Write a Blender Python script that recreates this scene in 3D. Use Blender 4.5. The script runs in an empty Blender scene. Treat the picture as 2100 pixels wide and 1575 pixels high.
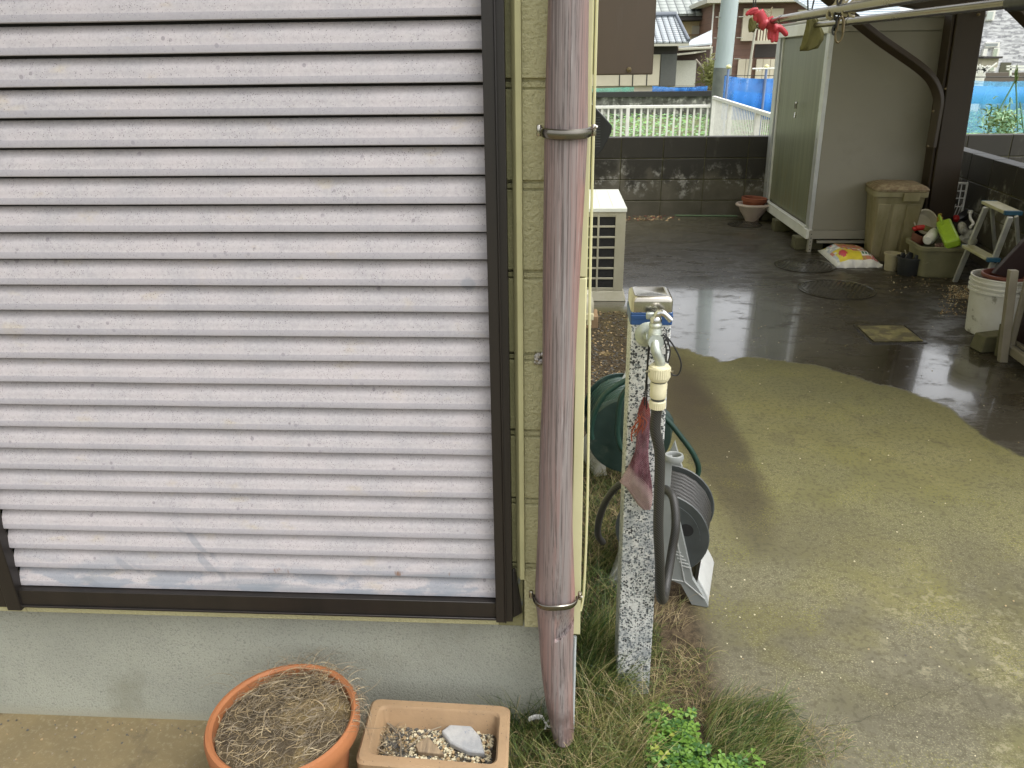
import bpy, bmesh, math, random
from mathutils import Vector, Matrix, noise as mnoise
random.seed(7)
SC = bpy.context.scene
COL = SC.collection
RAD = math.radians
# ------------------------------------------------------------------ camera
F, PITCH, YAW, ROLL, CH = 1588.0, RAD(22.6), math.atan(105/1713), RAD(.75), 1.42
fw = Vector((-math.sin(YAW)*math.cos(PITCH), math.cos(YAW)*math.cos(PITCH), -math.sin(PITCH)))
r0 = Vector((math.cos(YAW), math.sin(YAW), 0)); u0 = r0.cross(fw)
rt = r0*math.cos(ROLL) - u0*math.sin(ROLL); up = u0*math.cos(ROLL) + r0*math.sin(ROLL)
cam = bpy.data.cameras.new('camera'); camo = bpy.data.objects.new('camera', cam); COL.objects.link(camo)
cam.sensor_width = 36; cam.lens = 36*F/2100; cam.clip_end = 2000; cam.clip_start = .05
M = Matrix((rt, up, -fw)).transposed().to_4x4(); M.translation = (0, 0, CH); camo.matrix_world = M
SC.camera = camo
# ------------------------------------------------------------------ light
w = bpy.data.worlds.new('World'); SC.world = w; w.use_nodes = True
nt = w.node_tree; nt.nodes.clear()
sky = nt.nodes.new('ShaderNodeTexSky'); sky.sky_type = 'NISHITA'; sky.sun_disc = False
SUN_EL, SUN_ROT = RAD(60), RAD(118)
sky.sun_elevation = SUN_EL; sky.sun_rotation = SUN_ROT; sky.dust_density = 4; sky.air_density = 1.2; sky.ozone_density = .8
hs = nt.nodes.new('ShaderNodeHueSaturation'); hs.inputs['Saturation'].default_value = .10
bg = nt.nodes.new('ShaderNodeBackground'); bg.inputs['Strength'].default_value = .15
wo = nt.nodes.new('ShaderNodeOutputWorld')
nt.links.new(sky.outputs[0], hs.inputs['Color']); nt.links.new(hs.outputs[0], bg.inputs['Color']); nt.links.new(bg.outputs[0], wo.inputs[0])
sl = bpy.data.lights.new('sun', 'SUN'); sl.energy = .8; sl.angle = RAD(40); sl.color = (1, .97, .92)
so = bpy.data.objects.new('sun', sl); COL.objects.link(so)
az = SUN_ROT
sd = Vector((math.sin(az)*math.cos(SUN_EL), math.cos(az)*math.cos(SUN_EL), math.sin(SUN_EL)))
so.rotation_euler = sd.to_track_quat('Z', 'Y').to_euler()
SC.view_settings.view_transform = 'Standard'; SC.view_settings.look = 'None'; SC.view_settings.gamma = 1
SC.view_settings.exposure = 1.12
try: SC.render.engine = 'CYCLES'; SC.cycles.max_bounces = 8; SC.cycles.transparent_max_bounces = 12
except Exception: pass
# ------------------------------------------------------------------ placing: a sight line met with a real plane
C0 = Vector((0, 0, CH))
def ray(x, y): return fw*F + rt*(x-1050) - up*(y-787.5)
def PZ(x, y, z=0.0): d = ray(x, y); return C0 + d*((z-CH)/d.z)
def PY(x, y, v): d = ray(x, y); return C0 + d*(v/d.y)
def PX(x, y, v): d = ray(x, y); return C0 + d*(v/d.x)
# ------------------------------------------------------------------ mesh builder
class MB:
    def __init__(s): s.v = []; s.f = []; s.m = []; s.cm = 0
    def add(s, vs, fs):
        n = len(s.v); s.v += [Vector(p) for p in vs]; s.f += [[n+i for i in f] for f in fs]; s.m += [s.cm]*len(fs); return s
    def hexa(s, p):
        return s.add(p, [(0,3,2,1),(4,5,6,7),(0,1,5,4),(1,2,6,5),(2,3,7,6),(3,0,4,7)])
    def box(s, x0, x1, y0, y1, z0, z1, T=None):
        p = [Vector(q) for q in ((x0,y0,z0),(x1,y0,z0),(x1,y1,z0),(x0,y1,z0),(x0,y0,z1),(x1,y0,z1),(x1,y1,z1),(x0,y1,z1))]
        if T is not None: p = [T @ q for q in p]
        return s.hexa(p)
    def bar(s, a, b, w, h, upv=(0,0,1)):
        a = Vector(a); b = Vector(b); d = (b-a).normalized(); sx = d.cross(Vector(upv)).normalized(); sy = sx.cross(d)
        sx *= w/2; sy *= h/2
        return s.hexa([a-sx-sy, a+sx-sy, a+sx+sy, a-sx+sy, b-sx-sy, b+sx-sy, b+sx+sy, b-sx+sy])
    def prism(s, poly, vec):
        n = len(poly); a = [Vector(p) for p in poly]; b = [p+Vector(vec) for p in a]
        return s.add(a+b, [list(range(n))[::-1], list(range(n, 2*n))] + [(i, (i+1)%n, n+(i+1)%n, n+i) for i in range(n)])
    def rings(s, rs, caps=True, closed=False):
        n = len(rs[0]); vs = [p for r in rs for p in r]; fs = []
        k = len(rs)
        for i in range(k if closed else k-1):
            j = (i+1) % k
            for a in range(n):
                b = (a+1) % n; fs.append((i*n+a, i*n+b, j*n+b, j*n+a))
        if caps and not closed: fs += [list(range(n))[::-1], list(range((k-1)*n, k*n))]
        return s.add(vs, fs)
    def tube(s, path, r, n=8, flat=1.0, closed=False, caps=True, ref=None):
        P = [Vector(p) for p in path]; k = len(P); rs = []; ux = None
        for i in range(k):
            if closed: d = (P[(i+1)%k]-P[i-1])
            else: d = (P[min(i+1,k-1)]-P[max(i-1,0)])
            if d.length < 1e-9: d = Vector((0,0,1))
            d.normalize()
            if ux is None:
                h = Vector(ref) if ref else (Vector((0,0,1)) if abs(d.z) < .9 else Vector((1,0,0)))
                ux = (h - d*h.dot(d)).normalized()
            else:
                ux = ux - d*ux.dot(d)
                ux = ux.normalized() if ux.length > 1e-6 else d.orthogonal().normalized()
            uy = d.cross(ux); R = r[i] if isinstance(r, (list, tuple)) else r
            rs.append([P[i]+ux*(R*math.cos(2*math.pi*a/n))+uy*(R*flat*math.sin(2*math.pi*a/n)) for a in range(n)])
        return s.rings(rs, caps, closed)
    def lathe(s, c, prof, n=24, T=None, sx=1, sy=1, caps=True, wob=0, ph=0):
        c = Vector(c); rs = []
        for r, z in prof:
            rg = []
            for a in range(n):
                t = 2*math.pi*(a+ph)/n; q = Vector((r*sx*math.cos(t), r*sy*math.sin(t), z))
                if T is not None: q = T @ q
                rg.append(c+q)
            rs.append(rg)
        return s.rings(rs, caps)
    def ell(s, c, rx, ry, rz, n=14, k=8, T=None):
        pr = [(max(math.sin(math.pi*i/k), .02), -math.cos(math.pi*i/k)) for i in range(k+1)]
        S = Matrix.Diagonal((rx, ry, rz)); S = (T @ S) if T is not None else S
        return s.lathe(c, pr, n, S)
    def rock(s, c, r, fl=.7):
        p = []
        for x in (-1, 1):
            for y in (-1, 1):
                for z in (-1, 1): p.append(Vector((x*random.uniform(.5,.9), y*random.uniform(.5,.9), z*fl*random.uniform(.5,.9))))
        R = Matrix.Rotation(random.uniform(0, 6.28), 3, 'Z') @ Matrix.Rotation(random.uniform(-.5,.5), 3, 'X')
        p = [Vector(c)+(R @ q)*r for q in p]
        return s.add(p, [(0,1,3,2),(4,6,7,5),(0,4,5,1),(2,3,7,6),(0,2,6,4),(1,5,7,3)])
    def strip(s, path, w0, w1=0.0, side=None):
        P = [Vector(p) for p in path]; k = len(P); vs = []
        d = P[-1]-P[0]; sd_ = Vector(side) if side else Vector((random.uniform(-1,1), random.uniform(-1,1), random.uniform(-.3,.3)))
        sd_ = d.cross(sd_); sd_ = sd_.normalized() if sd_.length > 1e-7 else Vector((1,0,0))
        for i, p in enumerate(P):
            ww = (w0+(w1-w0)*i/(k-1))/2; vs += [p-sd_*ww, p+sd_*ww]
        return s.add(vs, [(2*i, 2*i+1, 2*i+3, 2*i+2) for i in range(k-1)])
    def build(s, name, mats, parent=None, base=None, bevel=0, smooth=35, remesh=0, subsurf=0, fix=True, thick=0):
        if not isinstance(mats, (list, tuple)): mats = [mats]
        if parent is not None: o0 = Vector(parent['_o'])
        elif base is not None: o0 = Vector(base)
        else:
            xs = [p.x for p in s.v]; ys = [p.y for p in s.v]; zs = [p.z for p in s.v]
            o0 = Vector(((min(xs)+max(xs))/2, (min(ys)+max(ys))/2, min(zs)))
        me = bpy.data.meshes.new(name); me.from_pydata([tuple(p-o0) for p in s.v], [], s.f)
        for m_ in mats: me.materials.append(m_)
        if len(mats) > 1: me.polygons.foreach_set('material_index', s.m)
        if fix:
            b = bmesh.new(); b.from_mesh(me); bmesh.ops.recalc_face_normals(b, faces=b.faces); b.to_mesh(me); b.free()
        if smooth:
            me.polygons.foreach_set('use_smooth', [True]*len(me.polygons))
            try: me.set_sharp_from_angle(angle=RAD(smooth))
            except Exception: pass
        ob = bpy.data.objects.new(name, me); COL.objects.link(ob); ob['_o'] = tuple(o0)
        if parent is not None: ob.parent = parent
        else: ob.location = o0
        if thick: q = ob.modifiers.new('s', 'SOLIDIFY'); q.thickness = thick; q.offset = 0
        if remesh:
            q = ob.modifiers.new('r', 'REMESH'); q.mode = 'VOXEL'; q.voxel_size = remesh; q.use_smooth_shade = True
            q = ob.modifiers.new('c', 'SMOOTH'); q.iterations = 2
        if subsurf: q = ob.modifiers.new('u', 'SUBSURF'); q.levels = subsurf; q.render_levels = subsurf
        if bevel: q = ob.modifiers.new('b', 'BEVEL'); q.width = bevel; q.segments = 2; q.limit_method = 'ANGLE'; q.angle_limit = RAD(40)
        return ob
def tag(o, label, cat=None, group=None, kind=None):
    o['label'] = label
    if cat: o['category'] = cat
    if group: o['group'] = group
    if kind: o['kind'] = kind
    return o
def thing(name, loc, label, cat, group=None):
    o = bpy.data.objects.new(name, None); COL.objects.link(o); o.location = loc; o['_o'] = tuple(loc); o.empty_display_size = .05
    return tag(o, label, cat, group)
def curve(pts, n=8):
    P = [Vector(p) for p in pts]; out = []
    for i in range(len(P)-1):
        a = P[max(i-1, 0)]; b = P[i]; c = P[i+1]; d = P[min(i+2, len(P)-1)]
        for k in range(n):
            t = k/n; out.append(.5*((2*b)+(c-a)*t+(2*a-5*b+4*c-d)*t*t+(3*b-a-3*c+d)*t**3))
    out.append(P[-1]); return out
# ------------------------------------------------------------------ materials
class NT:
    def __init__(s, name):
        s.mat = bpy.data.materials.new(name); s.mat.use_nodes = True; s.t = s.mat.node_tree; s.t.nodes.clear()
        s.out = s.n('ShaderNodeOutputMaterial'); s.b = s.n('ShaderNodeBsdfPrincipled'); s.l(s.b.outputs[0], s.out.inputs[0])
        s.tc = s.n('ShaderNodeTexCoord').outputs['Object']
    def n(s, t): return s.t.nodes.new(t)
    def l(s, a, b): s.t.links.new(a, b)
    def inp(s, node, key, v):
        i = node.inputs[key]
        if isinstance(v, bpy.types.NodeSocket): s.l(v, i)
        else: i.default_value = v
    def mapn(s, sc=(1,1,1), loc=(0,0,0), rot=(0,0,0)):
        m = s.n('ShaderNodeMapping'); m.inputs['Scale'].default_value = sc; m.inputs['Location'].default_value = loc; m.inputs['Rotation'].default_value = rot
        s.l(s.tc, m.inputs[0]); return m.outputs[0]
    def noise(s, sc, detail=4, rough=.55, vs=None, loc=(0,0,0), dist=0):
        x = s.n('ShaderNodeTexNoise'); x.inputs['Scale'].default_value = sc; x.inputs['Detail'].default_value = detail
        x.inputs['Roughness'].default_value = rough; x.inputs['Distortion'].default_value = dist
        s.l(s.mapn(vs or (1,1,1), loc), x.inputs['Vector']); return x.outputs['Fac']
    def vor(s, sc, vs=None, out='Distance', rnd=1, loc=(0,0,0)):
        x = s.n('ShaderNodeTexVoronoi'); x.inputs['Scale'].default_value = sc; x.inputs['Randomness'].default_value = rnd
        s.l(s.mapn(vs or (1,1,1), loc), x.inputs['Vector']); return x.outputs[out]
    def mr(s, v, a, b, c=0.0, d=1.0, sm=True):
        x = s.n('ShaderNodeMapRange'); x.interpolation_type = 'SMOOTHSTEP' if sm else 'LINEAR'
        s.inp(x, 0, v); x.inputs[1].default_value = a; x.inputs[2].default_value = b; x.inputs[3].default_value = c; x.inputs[4].default_value = d
        return x.outputs[0]
    def math(s, op, a, b=0.0, clamp=False):
        x = s.n('ShaderNodeMath'); x.operation = op; x.use_clamp = clamp; s.inp(x, 0, a); s.inp(x, 1, b); return x.outputs[0]
    def mix(s, f, a, b):
        x = s.n('ShaderNodeMix'); x.data_type = 'RGBA'; s.inp(x, 0, f)
        for k, v in ((6, a), (7, b)):
            if not isinstance(v, bpy.types.NodeSocket): v = tuple(v)+(1,) if len(v) == 3 else v
            s.inp(x, k, v)
        return x.outputs[2]
    def sep(s):
        x = s.n('ShaderNodeSeparateXYZ'); s.l(s.tc, x.inputs[0]); return x.outputs
    def blob(s, c, rad, rot=0, soft=.5, wob=.3, wsc=4):
        # an ellipse of stain with a ragged rim
        x = s.mapn((1/rad[0], 1/rad[1], 0), (0,0,0), (0,0,0)); m = x.node
        m.vector_type = 'TEXTURE'; m.inputs['Location'].default_value = (c[0], c[1], 0); m.inputs['Rotation'].default_value = (0,0,rot); m.inputs['Scale'].default_value = (rad[0], rad[1], 1e6)
        le = s.n('ShaderNodeVectorMath'); le.operation = 'LENGTH'; s.l(x, le.inputs[0])
        d = s.math('ADD', le.outputs['Value'], s.mr(s.noise(wsc, 4), 0, 1, -wob, wob, False))
        return s.mr(d, 1+soft/2, 1-soft/2)
    def blob2(s, cx, cz, rx, rz, rot, wob=.4, wsc=20):
        X, Y, Z = s.sep(); dx = s.math('SUBTRACT', X, cx); dz = s.math('SUBTRACT', Z, cz); co, si = math.cos(rot), math.sin(rot)
        u = s.math('MULTIPLY', s.math('ADD', s.math('MULTIPLY', dx, co), s.math('MULTIPLY', dz, si)), 1/rx); v = s.math('MULTIPLY', s.math('ADD', s.math('MULTIPLY', dx, -si), s.math('MULTIPLY', dz, co)), 1/rz)
        d = s.math('SQRT', s.math('ADD', s.math('MULTIPLY', u, u), s.math('MULTIPLY', v, v)))
        return s.mr(s.math('ADD', d, s.mr(s.noise(wsc, 4), 0, 1, -wob, wob, False)), 1.25, .75)
    def bump(s, h, st=.5, dist=.01, prev=None):
        x = s.n('ShaderNodeBump'); x.inputs['Strength'].default_value = st; x.inputs['Distance'].default_value = dist
        s.inp(x, 'Height', h)
        if prev is not None: s.l(prev, x.inputs['Normal'])
        return x.outputs[0]
    def fin(s, col, rough=.6, metal=0, normal=None, spec=None, alpha=None, trans=None, coat=None, sss=None):
        if not isinstance(col, bpy.types.NodeSocket): col = tuple(col)+(1,) if len(col) == 3 else col
        s.inp(s.b, 'Base Color', col); s.inp(s.b, 'Roughness', rough); s.inp(s.b, 'Metallic', metal)
        if normal is not None: s.l(normal, s.b.inputs['Normal'])
        if spec is not None: s.inp(s.b, 'Specular IOR Level', spec)
        if alpha is not None: s.inp(s.b, 'Alpha', alpha)
        if trans is not None: s.inp(s.b, 'Transmission Weight', trans)
        if coat is not None: s.inp(s.b, 'Coat Weight', coat)
        return s.mat
def mk(name, c, rough=.6, metal=0, var=None, vscale=8, dirt=None, dscale=5, dlo=.5, dhi=.7, damt=.8, bs=None, bst=.3, bd=.003, vs=None, speck=None, sscale=150, sthr=.25, spec=None):
    t = NT(name); col = tuple(c)+(1,)
    c2 = var or tuple(min(1, q*.8) for q in c)
    col = t.mix(t.mr(t.noise(vscale, 6, .6, vs), .3, .7), col, c2)
    if dirt: col = t.mix(t.math('MULTIPLY', t.mr(t.noise(dscale, 7, .65, vs, (3,1,7)), dlo, dhi), damt), col, dirt)
    if speck: col = t.mix(t.mr(t.vor(sscale), sthr, sthr*.6), col, speck)
    rr = t.mr(t.noise(vscale*2.3, 5), .3, .7, max(.02, rough-.08), min(1, rough+.1), False)
    nm = t.bump(t.noise(bs, 6, .6, vs), bst, bd) if bs else None
    return t.fin(col, rr, metal, nm, spec)
def flat(name, c, rough=.5, metal=0, **k): return mk(name, c, rough, metal, var=tuple(q*.85 for q in c), vscale=20, bs=120, bst=.1, bd=.001, **k)

# ---- slats: pale grey-pink painted metal with rain spots
def m_slat():
    t = NT('weathered_shutter_paint')
    c = t.mix(t.mr(t.noise(9, 4), .35, .65), (.425,.392,.400), (.37,.352,.365))
    c = t.mix(t.math('MULTIPLY', t.mr(t.noise(22, 5, .6, (.5,1,1)), .58, .72), .55), c, (.42,.36,.26))
    big = t.vor(95, (1,.02,1)); ring = t.math('MULTIPLY', t.mr(big, .34, .30), t.mr(t.noise(30, 3, .5, None, (5,5,5)), .48, .58))
    c = t.mix(t.math('MULTIPLY', ring, .32), c, (.47,.455,.45))
    mot = t.mr(t.noise(160, 4, .7), .40, .62); c = t.mix(t.math('MULTIPLY', mot, .35), c, (.50,.475,.47)); mot2 = t.mr(t.noise(210, 4, .7, None, (4,4,4)), .54, .64); c = t.mix(t.math('MULTIPLY', mot2, .4), c, (.28,.262,.27))
    rare = t.math('MULTIPLY', t.mr(t.vor(48, (1,.02,1), 'Distance', 1, (9,0,3)), .19, .15), t.mr(t.noise(13, 3, .5, None, (1,8,2)), .56, .62))
    c = t.mix(t.math('MULTIPLY', rare, .7), c, (.225,.205,.22))
    sp = t.math('MULTIPLY', t.mr(t.vor(270, (1,.02,1), 'Distance', 1, (2,0,2)), .25, .16), t.mr(t.noise(30, 4, .6, None, (7,2,2)), .42, .54))
    c = t.mix(t.math('MULTIPLY', sp, .75), c, (.12,.105,.108))
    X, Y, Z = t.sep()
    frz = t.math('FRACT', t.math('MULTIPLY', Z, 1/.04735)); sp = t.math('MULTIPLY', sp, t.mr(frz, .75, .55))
    c = t.mix(t.math('MULTIPLY', t.mr(frz, .265, .245), .5), c, (.26,.255,.28))  # bluish lower band: shading of the differently angled face put into the colour
    z2 = t.mr(Z, .115, .0, 0, 1)      # rubbed, blue-grey near the sill
    c = t.mix(t.math('MULTIPLY', t.math('MULTIPLY', z2, t.mr(t.noise(9, 5, .6, (1,1,2.5), (4,4,4)), .47, .56)), .7), c, (.21,.24,.28))
    for (px, py, rx, rz, ro) in ((405,1120,.055,.006,-50),(430,1165,.045,.009,-50),(258,1162,.030,.008,-42),(190,1195,.03,.008,-30),(500,1200,.10,.012,3),(590,1206,.06,.008,0),(850,1185,.12,.008,2),(960,585,.012,.012,0)):
        q = PY(px, py, 1.304); c = t.mix(t.math('MULTIPLY', t.blob2(q.x+1.139, q.z-.3965, rx, rz, RAD(ro)), .5), c, (.20,.22,.245))
    ru = t.math('MULTIPLY', t.mr(t.math('ABSOLUTE', t.math('SUBTRACT', Z, .054)), .009, .002), t.mr(t.noise(9, 7, .75, (1,1,.2), (2,6,1)), .57, .64))
    c = t.mix(t.math('MULTIPLY', ru, .8), c, (.17,.08,.035))
    return t.fin(c, t.mr(t.noise(25, 4), .3, .7, .55, .75, False), 0, t.bump(sp, .15, .0006), .3)
def m_clad():
    t = NT('cream_siding')
    c = t.mix(t.mr(t.noise(5, 4), .3, .7), (.50,.47,.265), (.44,.415,.235))
    h = t.math('ADD', t.noise(170, 4, .55), t.math('MULTIPLY', t.noise(75, 3), .8))
    c = t.mix(t.math('MULTIPLY', t.mr(h, .78, .62), .45), c, (.31,.295,.165))
    X, Y, Z = t.sep()
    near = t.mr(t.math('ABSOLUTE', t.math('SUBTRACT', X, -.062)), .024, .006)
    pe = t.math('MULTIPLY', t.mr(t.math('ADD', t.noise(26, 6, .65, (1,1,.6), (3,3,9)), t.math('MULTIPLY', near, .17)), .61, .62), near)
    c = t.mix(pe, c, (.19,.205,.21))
    return t.fin(c, .62, 0, t.bump(t.math('SUBTRACT', h, t.math('MULTIPLY', pe, .4)), .9, .0045))
def m_shadeclad():
    t = NT('shade_olive_siding'); h = t.noise(150, 4, .6); c = t.mix(t.mr(t.noise(9, 5), .35, .65), (.155,.15,.07), (.20,.19,.09)); c = t.mix(t.mr(t.noise(30, 6, .7, (1,1,.5)), .62, .66), c, (.12,.13,.12)); return t.fin(c, .7, 0, t.bump(h, .7, .003))  # cream siding darkened to olive for the frame's shade, with grey peeled patches
def m_streak(name, a, b, d, vs=(60, 60, 2.0), rough=.45, metal=0, drt=None):
    t = NT(name)
    c = t.mix(t.mr(t.noise(1, 6, .6, vs), .36, .64), a, b)
    c = t.mix(t.math('MULTIPLY', t.mr(t.noise(1, 8, .75, tuple(v*3 for v in vs[:2])+(vs[2]*1.4,), (5,5,5)), .56, .66), .6), c, d)
    c = t.mix(t.math('MULTIPLY', t.mr(t.noise(7, 3, .5, (1,1,.4), (8,8,8)), .5, .68), .55), c, drt or tuple(q*1.05 for q in a))
    return t.fin(c, rough, metal, t.bump(t.noise(1, 7, .7, tuple(v*2 for v in vs[:2])+(vs[2],)), .25, .001))
def m_pipe():
    t = NT('weathered_downpipe_pvc'); X, Y, Z = t.sep()
    c = t.mix(t.mr(t.noise(1, 5, .6, (45,45,1.3)), .38, .62), (.235,.152,.138), (.205,.16,.152))
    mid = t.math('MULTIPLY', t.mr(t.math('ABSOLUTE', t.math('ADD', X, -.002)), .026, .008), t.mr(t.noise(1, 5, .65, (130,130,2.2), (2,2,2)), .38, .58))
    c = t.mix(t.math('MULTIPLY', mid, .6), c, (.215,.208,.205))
    c = t.mix(t.math('MULTIPLY', t.mr(t.noise(1, 6, .7, (360,360,2.2), (5,5,5)), .515, .58), .85), c, (.085,.068,.066))
    c = t.mix(t.math('MULTIPLY', t.mr(t.noise(1, 6, .7, (380,380,3), (9,5,1)), .58, .66), .6), c, (.36,.335,.33))
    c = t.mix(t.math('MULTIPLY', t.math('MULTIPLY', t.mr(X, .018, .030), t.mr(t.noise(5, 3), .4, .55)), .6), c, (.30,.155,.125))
    stn = t.math('MULTIPLY', t.mr(Z, .40, .30), t.mr(t.noise(1, 7, .75, (90,90,14), (1,7,3)), .60, .66))
    c = t.mix(t.math('MULTIPLY', stn, .85), c, (.03,.022,.024))
    low = t.math('MULTIPLY', t.mr(Z, .20, .13), t.mr(t.noise(25, 5), .35, .6)); c = t.mix(t.math('MULTIPLY', low, .6), c, (.07,.045,.04))
    return t.fin(c, .42, 0, t.bump(t.noise(1, 7, .7, (300,300,3)), .3, .001))
def m_terrazzo():
    t = NT('terrazzo_stone')
    col = t.vor(195, None, 'Color'); sx = t.n('ShaderNodeSeparateColor'); t.l(col, sx.inputs[0])
    r = sx.outputs[0]; g = sx.outputs[1]
    c = t.mix(t.mr(g, .2, .9), (.56,.57,.55), (.30,.32,.32))
    c = t.mix(t.mr(r, .78, .80), c, (.03,.035,.038))
    c = t.mix(t.mr(r, .20, .18), c, (.15,.17,.175))
    c = t.mix(t.mr(t.vor(195, None, 'Distance'), .50, .62), c, (.50,.50,.48))
    v2 = t.vor(420, None, 'Color'); s2 = t.n('ShaderNodeSeparateColor'); t.l(v2, s2.inputs[0])
    c = t.mix(t.mr(s2.outputs[0], .86, .88), c, (.03,.03,.035))
    X, Y, Z = t.sep()
    wet = t.math('MULTIPLY', t.mr(t.math('ABSOLUTE', t.math('SUBTRACT', Z, .44)), .13, .05), t.mr(t.noise(60, 5), .35, .6)); wet = t.math('MAXIMUM', wet, t.math('MULTIPLY', t.mr(Z, .28, .12), t.mr(t.noise(40, 5), .42, .62)))
    c = t.mix(t.math('MULTIPLY', wet, .55), c, (.15,.17,.19))
    return t.fin(c, .45, 0, t.bump(r, .1, .001))
def m_stucco():
    t = NT('grey_stucco')
    c = t.mix(t.mr(t.noise(3.5, 5), .3, .7), (.37,.38,.315), (.305,.315,.265))
    h = t.noise(230, 6, .7)
    c = t.mix(t.mr(h, .48, .36), c, (.24,.248,.21))
    c = t.mix(t.math('MULTIPLY', t.mr(t.noise(5, 6, .6, (1,1,.6), (9,4,4)), .56, .74), .55), c, (.21,.21,.15))
    X, Y, Z = t.sep(); c = t.mix(t.math('MULTIPLY', t.mr(Z, .04, .0), .7), c, (.33,.32,.24))
    return t.fin(c, .9, 0, t.bump(h, .9, .004))
def m_block(name='block_wall_concrete', gl=0.0):
    t = NT(name)
    c = t.mix(t.mr(t.noise(3, 6), .3, .7), (.115,.105,.08), (.07,.064,.045))
    c = t.mix(t.mr(t.noise(240, 4), .42, .34), c, (.03,.028,.02))
    X, Y, Z = t.sep()
    n = t.mr(t.noise(2.6, 6, .6, (1,1,.7), (2,2,2)), .2, .8, -.32, .32, False)
    wet = t.mr(t.math('ADD', Z, n), .28, .46)
    c = t.mix(t.math('MULTIPLY', wet, .86), c, (.011,.0095,.006))
    c = t.mix(t.math('MULTIPLY', t.math('MULTIPLY', t.mr(t.math('ADD', Z, n), .5, .36), t.mr(t.math('ADD', Z, n), .22, .32)), t.mr(t.noise(9, 7, .7, None, (5,1,1)), .5, .6)), c, (.26,.255,.23))
    c = t.mix(t.math('MULTIPLY', t.mr(t.noise(5, 7, .7, (1,1,.5), (6,3,1)), .54, .72), .5), c, (.16,.15,.12))
    return t.fin(c, t.mr(wet, 0, 1, .85, .5), 0, t.bump(t.noise(260, 5), .4, .003))
def m_ground():
    t = NT('yard_concrete'); X, Y, Z = t.sep()
    # wet edge: v over u curve
    bp = [(1225,642),(1262,672),(1300,694),(1380,710),(1440,728),(1470,741),(1495,741),(1520,733),(1600,741),(1700,758),(1780,785),(1850,800),(1900,815),(1960,850),(2000,885),(2030,905),(2100,938)]
    uv = [((p.x-p.y)/2**.5, (p.x+p.y)/2**.5) for p in (PZ(a, b) for a, b in bp)]
    u_ = t.math('MULTIPLY', t.math('SUBTRACT', X, Y), 2**-.5); v_ = t.math('MULTIPLY', t.math('ADD', X, Y), 2**-.5)
    U0, U1, V0, V1 = min(a for a, b in uv)-.02, max(a for a, b in uv)+.02, 1.5, 5.0
    fc = t.n('ShaderNodeFloatCurve'); cv = fc.mapping.curves[0]
    pts = sorted(((a-U0)/(U1-U0), (b-V0)/(V1-V0)) for a, b in uv)
    pts = [(0, pts[0][1])]+pts+[(1, pts[-1][1])]
    while len(cv.points) < len(pts): cv.points.new(.5, .5)
    for q, (a, b) in zip(cv.points, pts): q.location = (a, b); q.handle_type = 'AUTO_CLAMPED'
    fc.mapping.update()
    t.l(t.mr(u_, U0, U1, 0, 1, False), fc.inputs['Value'])
    bound = t.mr(fc.outputs[0], 0, 1, V0, V1, False)
    dv = t.math('SUBTRACT', v_, bound)
    dv = t.math('ADD', dv, t.mr(t.noise(7, 6, .6), 0, 1, -.07, .07, False)); dv = t.math('ADD', dv, t.mr(t.noise(34, 6, .7, None, (2,2,0)), 0, 1, -.03, .03, False))
    wet = t.mr(dv, -.010, .030)
    halo = t.mr(dv, -.35, 0)
    lft = t.mr(X, .02, .12)          # the side towards the house stays dry
    left_dry = t.math('MULTIPLY', wet, t.mr(t.math('ADD', X, t.mr(t.noise(4,4),0,1,-.1,.1)), .40, .52))
    far_ = t.mr(Y, 4.55, 4.75); wet = t.math('MAXIMUM', left_dry, t.math('MULTIPLY', wet, far_))
    # dry slab
    c = t.mix(t.mr(t.noise(1.7, 6, .6, None, (1,4,0)), .32, .68), (.150,.137,.055), (.122,.115,.053))
    c = t.mix(t.mr(t.noise(9, 6, .7), .5, .78), c, (.082,.076,.036))
    ag = t.mr(t.noise(210, 5, .75), .52, .62)
    low = t.math('MULTIPLY', t.mr(Y, 2.5, 1.6), t.mr(t.noise(2.2, 5, .6, None, (6,2,0)), .34, .56))
    c = t.mix(t.math('MULTIPLY', low, .85), c, (.118,.108,.078))
    c = t.mix(t.math('MULTIPLY', t.math('MULTIPLY', ag, t.mr(t.noise(3, 4, .6, None, (1,1,0)), .4, .55)), t.mr(Y, 3.6, 2.0, .35, .95)), c, (.27,.25,.155))
    c = t.mix(t.math('MULTIPLY', t.mr(t.noise(60, 3, .6, None, (3,0,0)), .50, .38), .4), c, (.05,.045,.026))
    a = PZ(1462, 905); b1 = t.blob((a.x, a.y), (.125, .70), RAD(2), .55, .28, 3.5)
    c = t.mix(t.math('MULTIPLY', b1, .70), c, (.038,.029,.018))
    lich = t.math('MULTIPLY', t.math('MULTIPLY', t.mr(Y, 2.15, 1.75), t.mr(X, .75, 1.0)), t.mr(t.noise(17, 8, .78, None, (3,8,0)), .53, .60))
    c = t.mix(t.math('MULTIPLY', lich, .5), c, (.30,.275,.18))
    yl = t.math('MULTIPLY', t.mr(t.noise(3, 5, .6, None, (11,1,0)), .5, .62), t.mr(t.noise(150, 4, .7, None, (4,4,0)), .52, .60)); c = t.mix(t.math('MULTIPLY', yl, .6), c, (.20,.19,.035))
    p1 = PZ(1700, 1492); p2 = PZ(1990, 1395); dd_ = (p2-p1).normalized(); a = (p1+p2)/2
    w_ = t.math('ADD', t.math('ADD', t.math('MULTIPLY', X, -dd_.y), t.math('MULTIPLY', Y, dd_.x)), t.math('ADD', t.mr(t.noise(9, 5, .6), 0, 1, -.035, .035, False), a.x*dd_.y-a.y*dd_.x))
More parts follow.
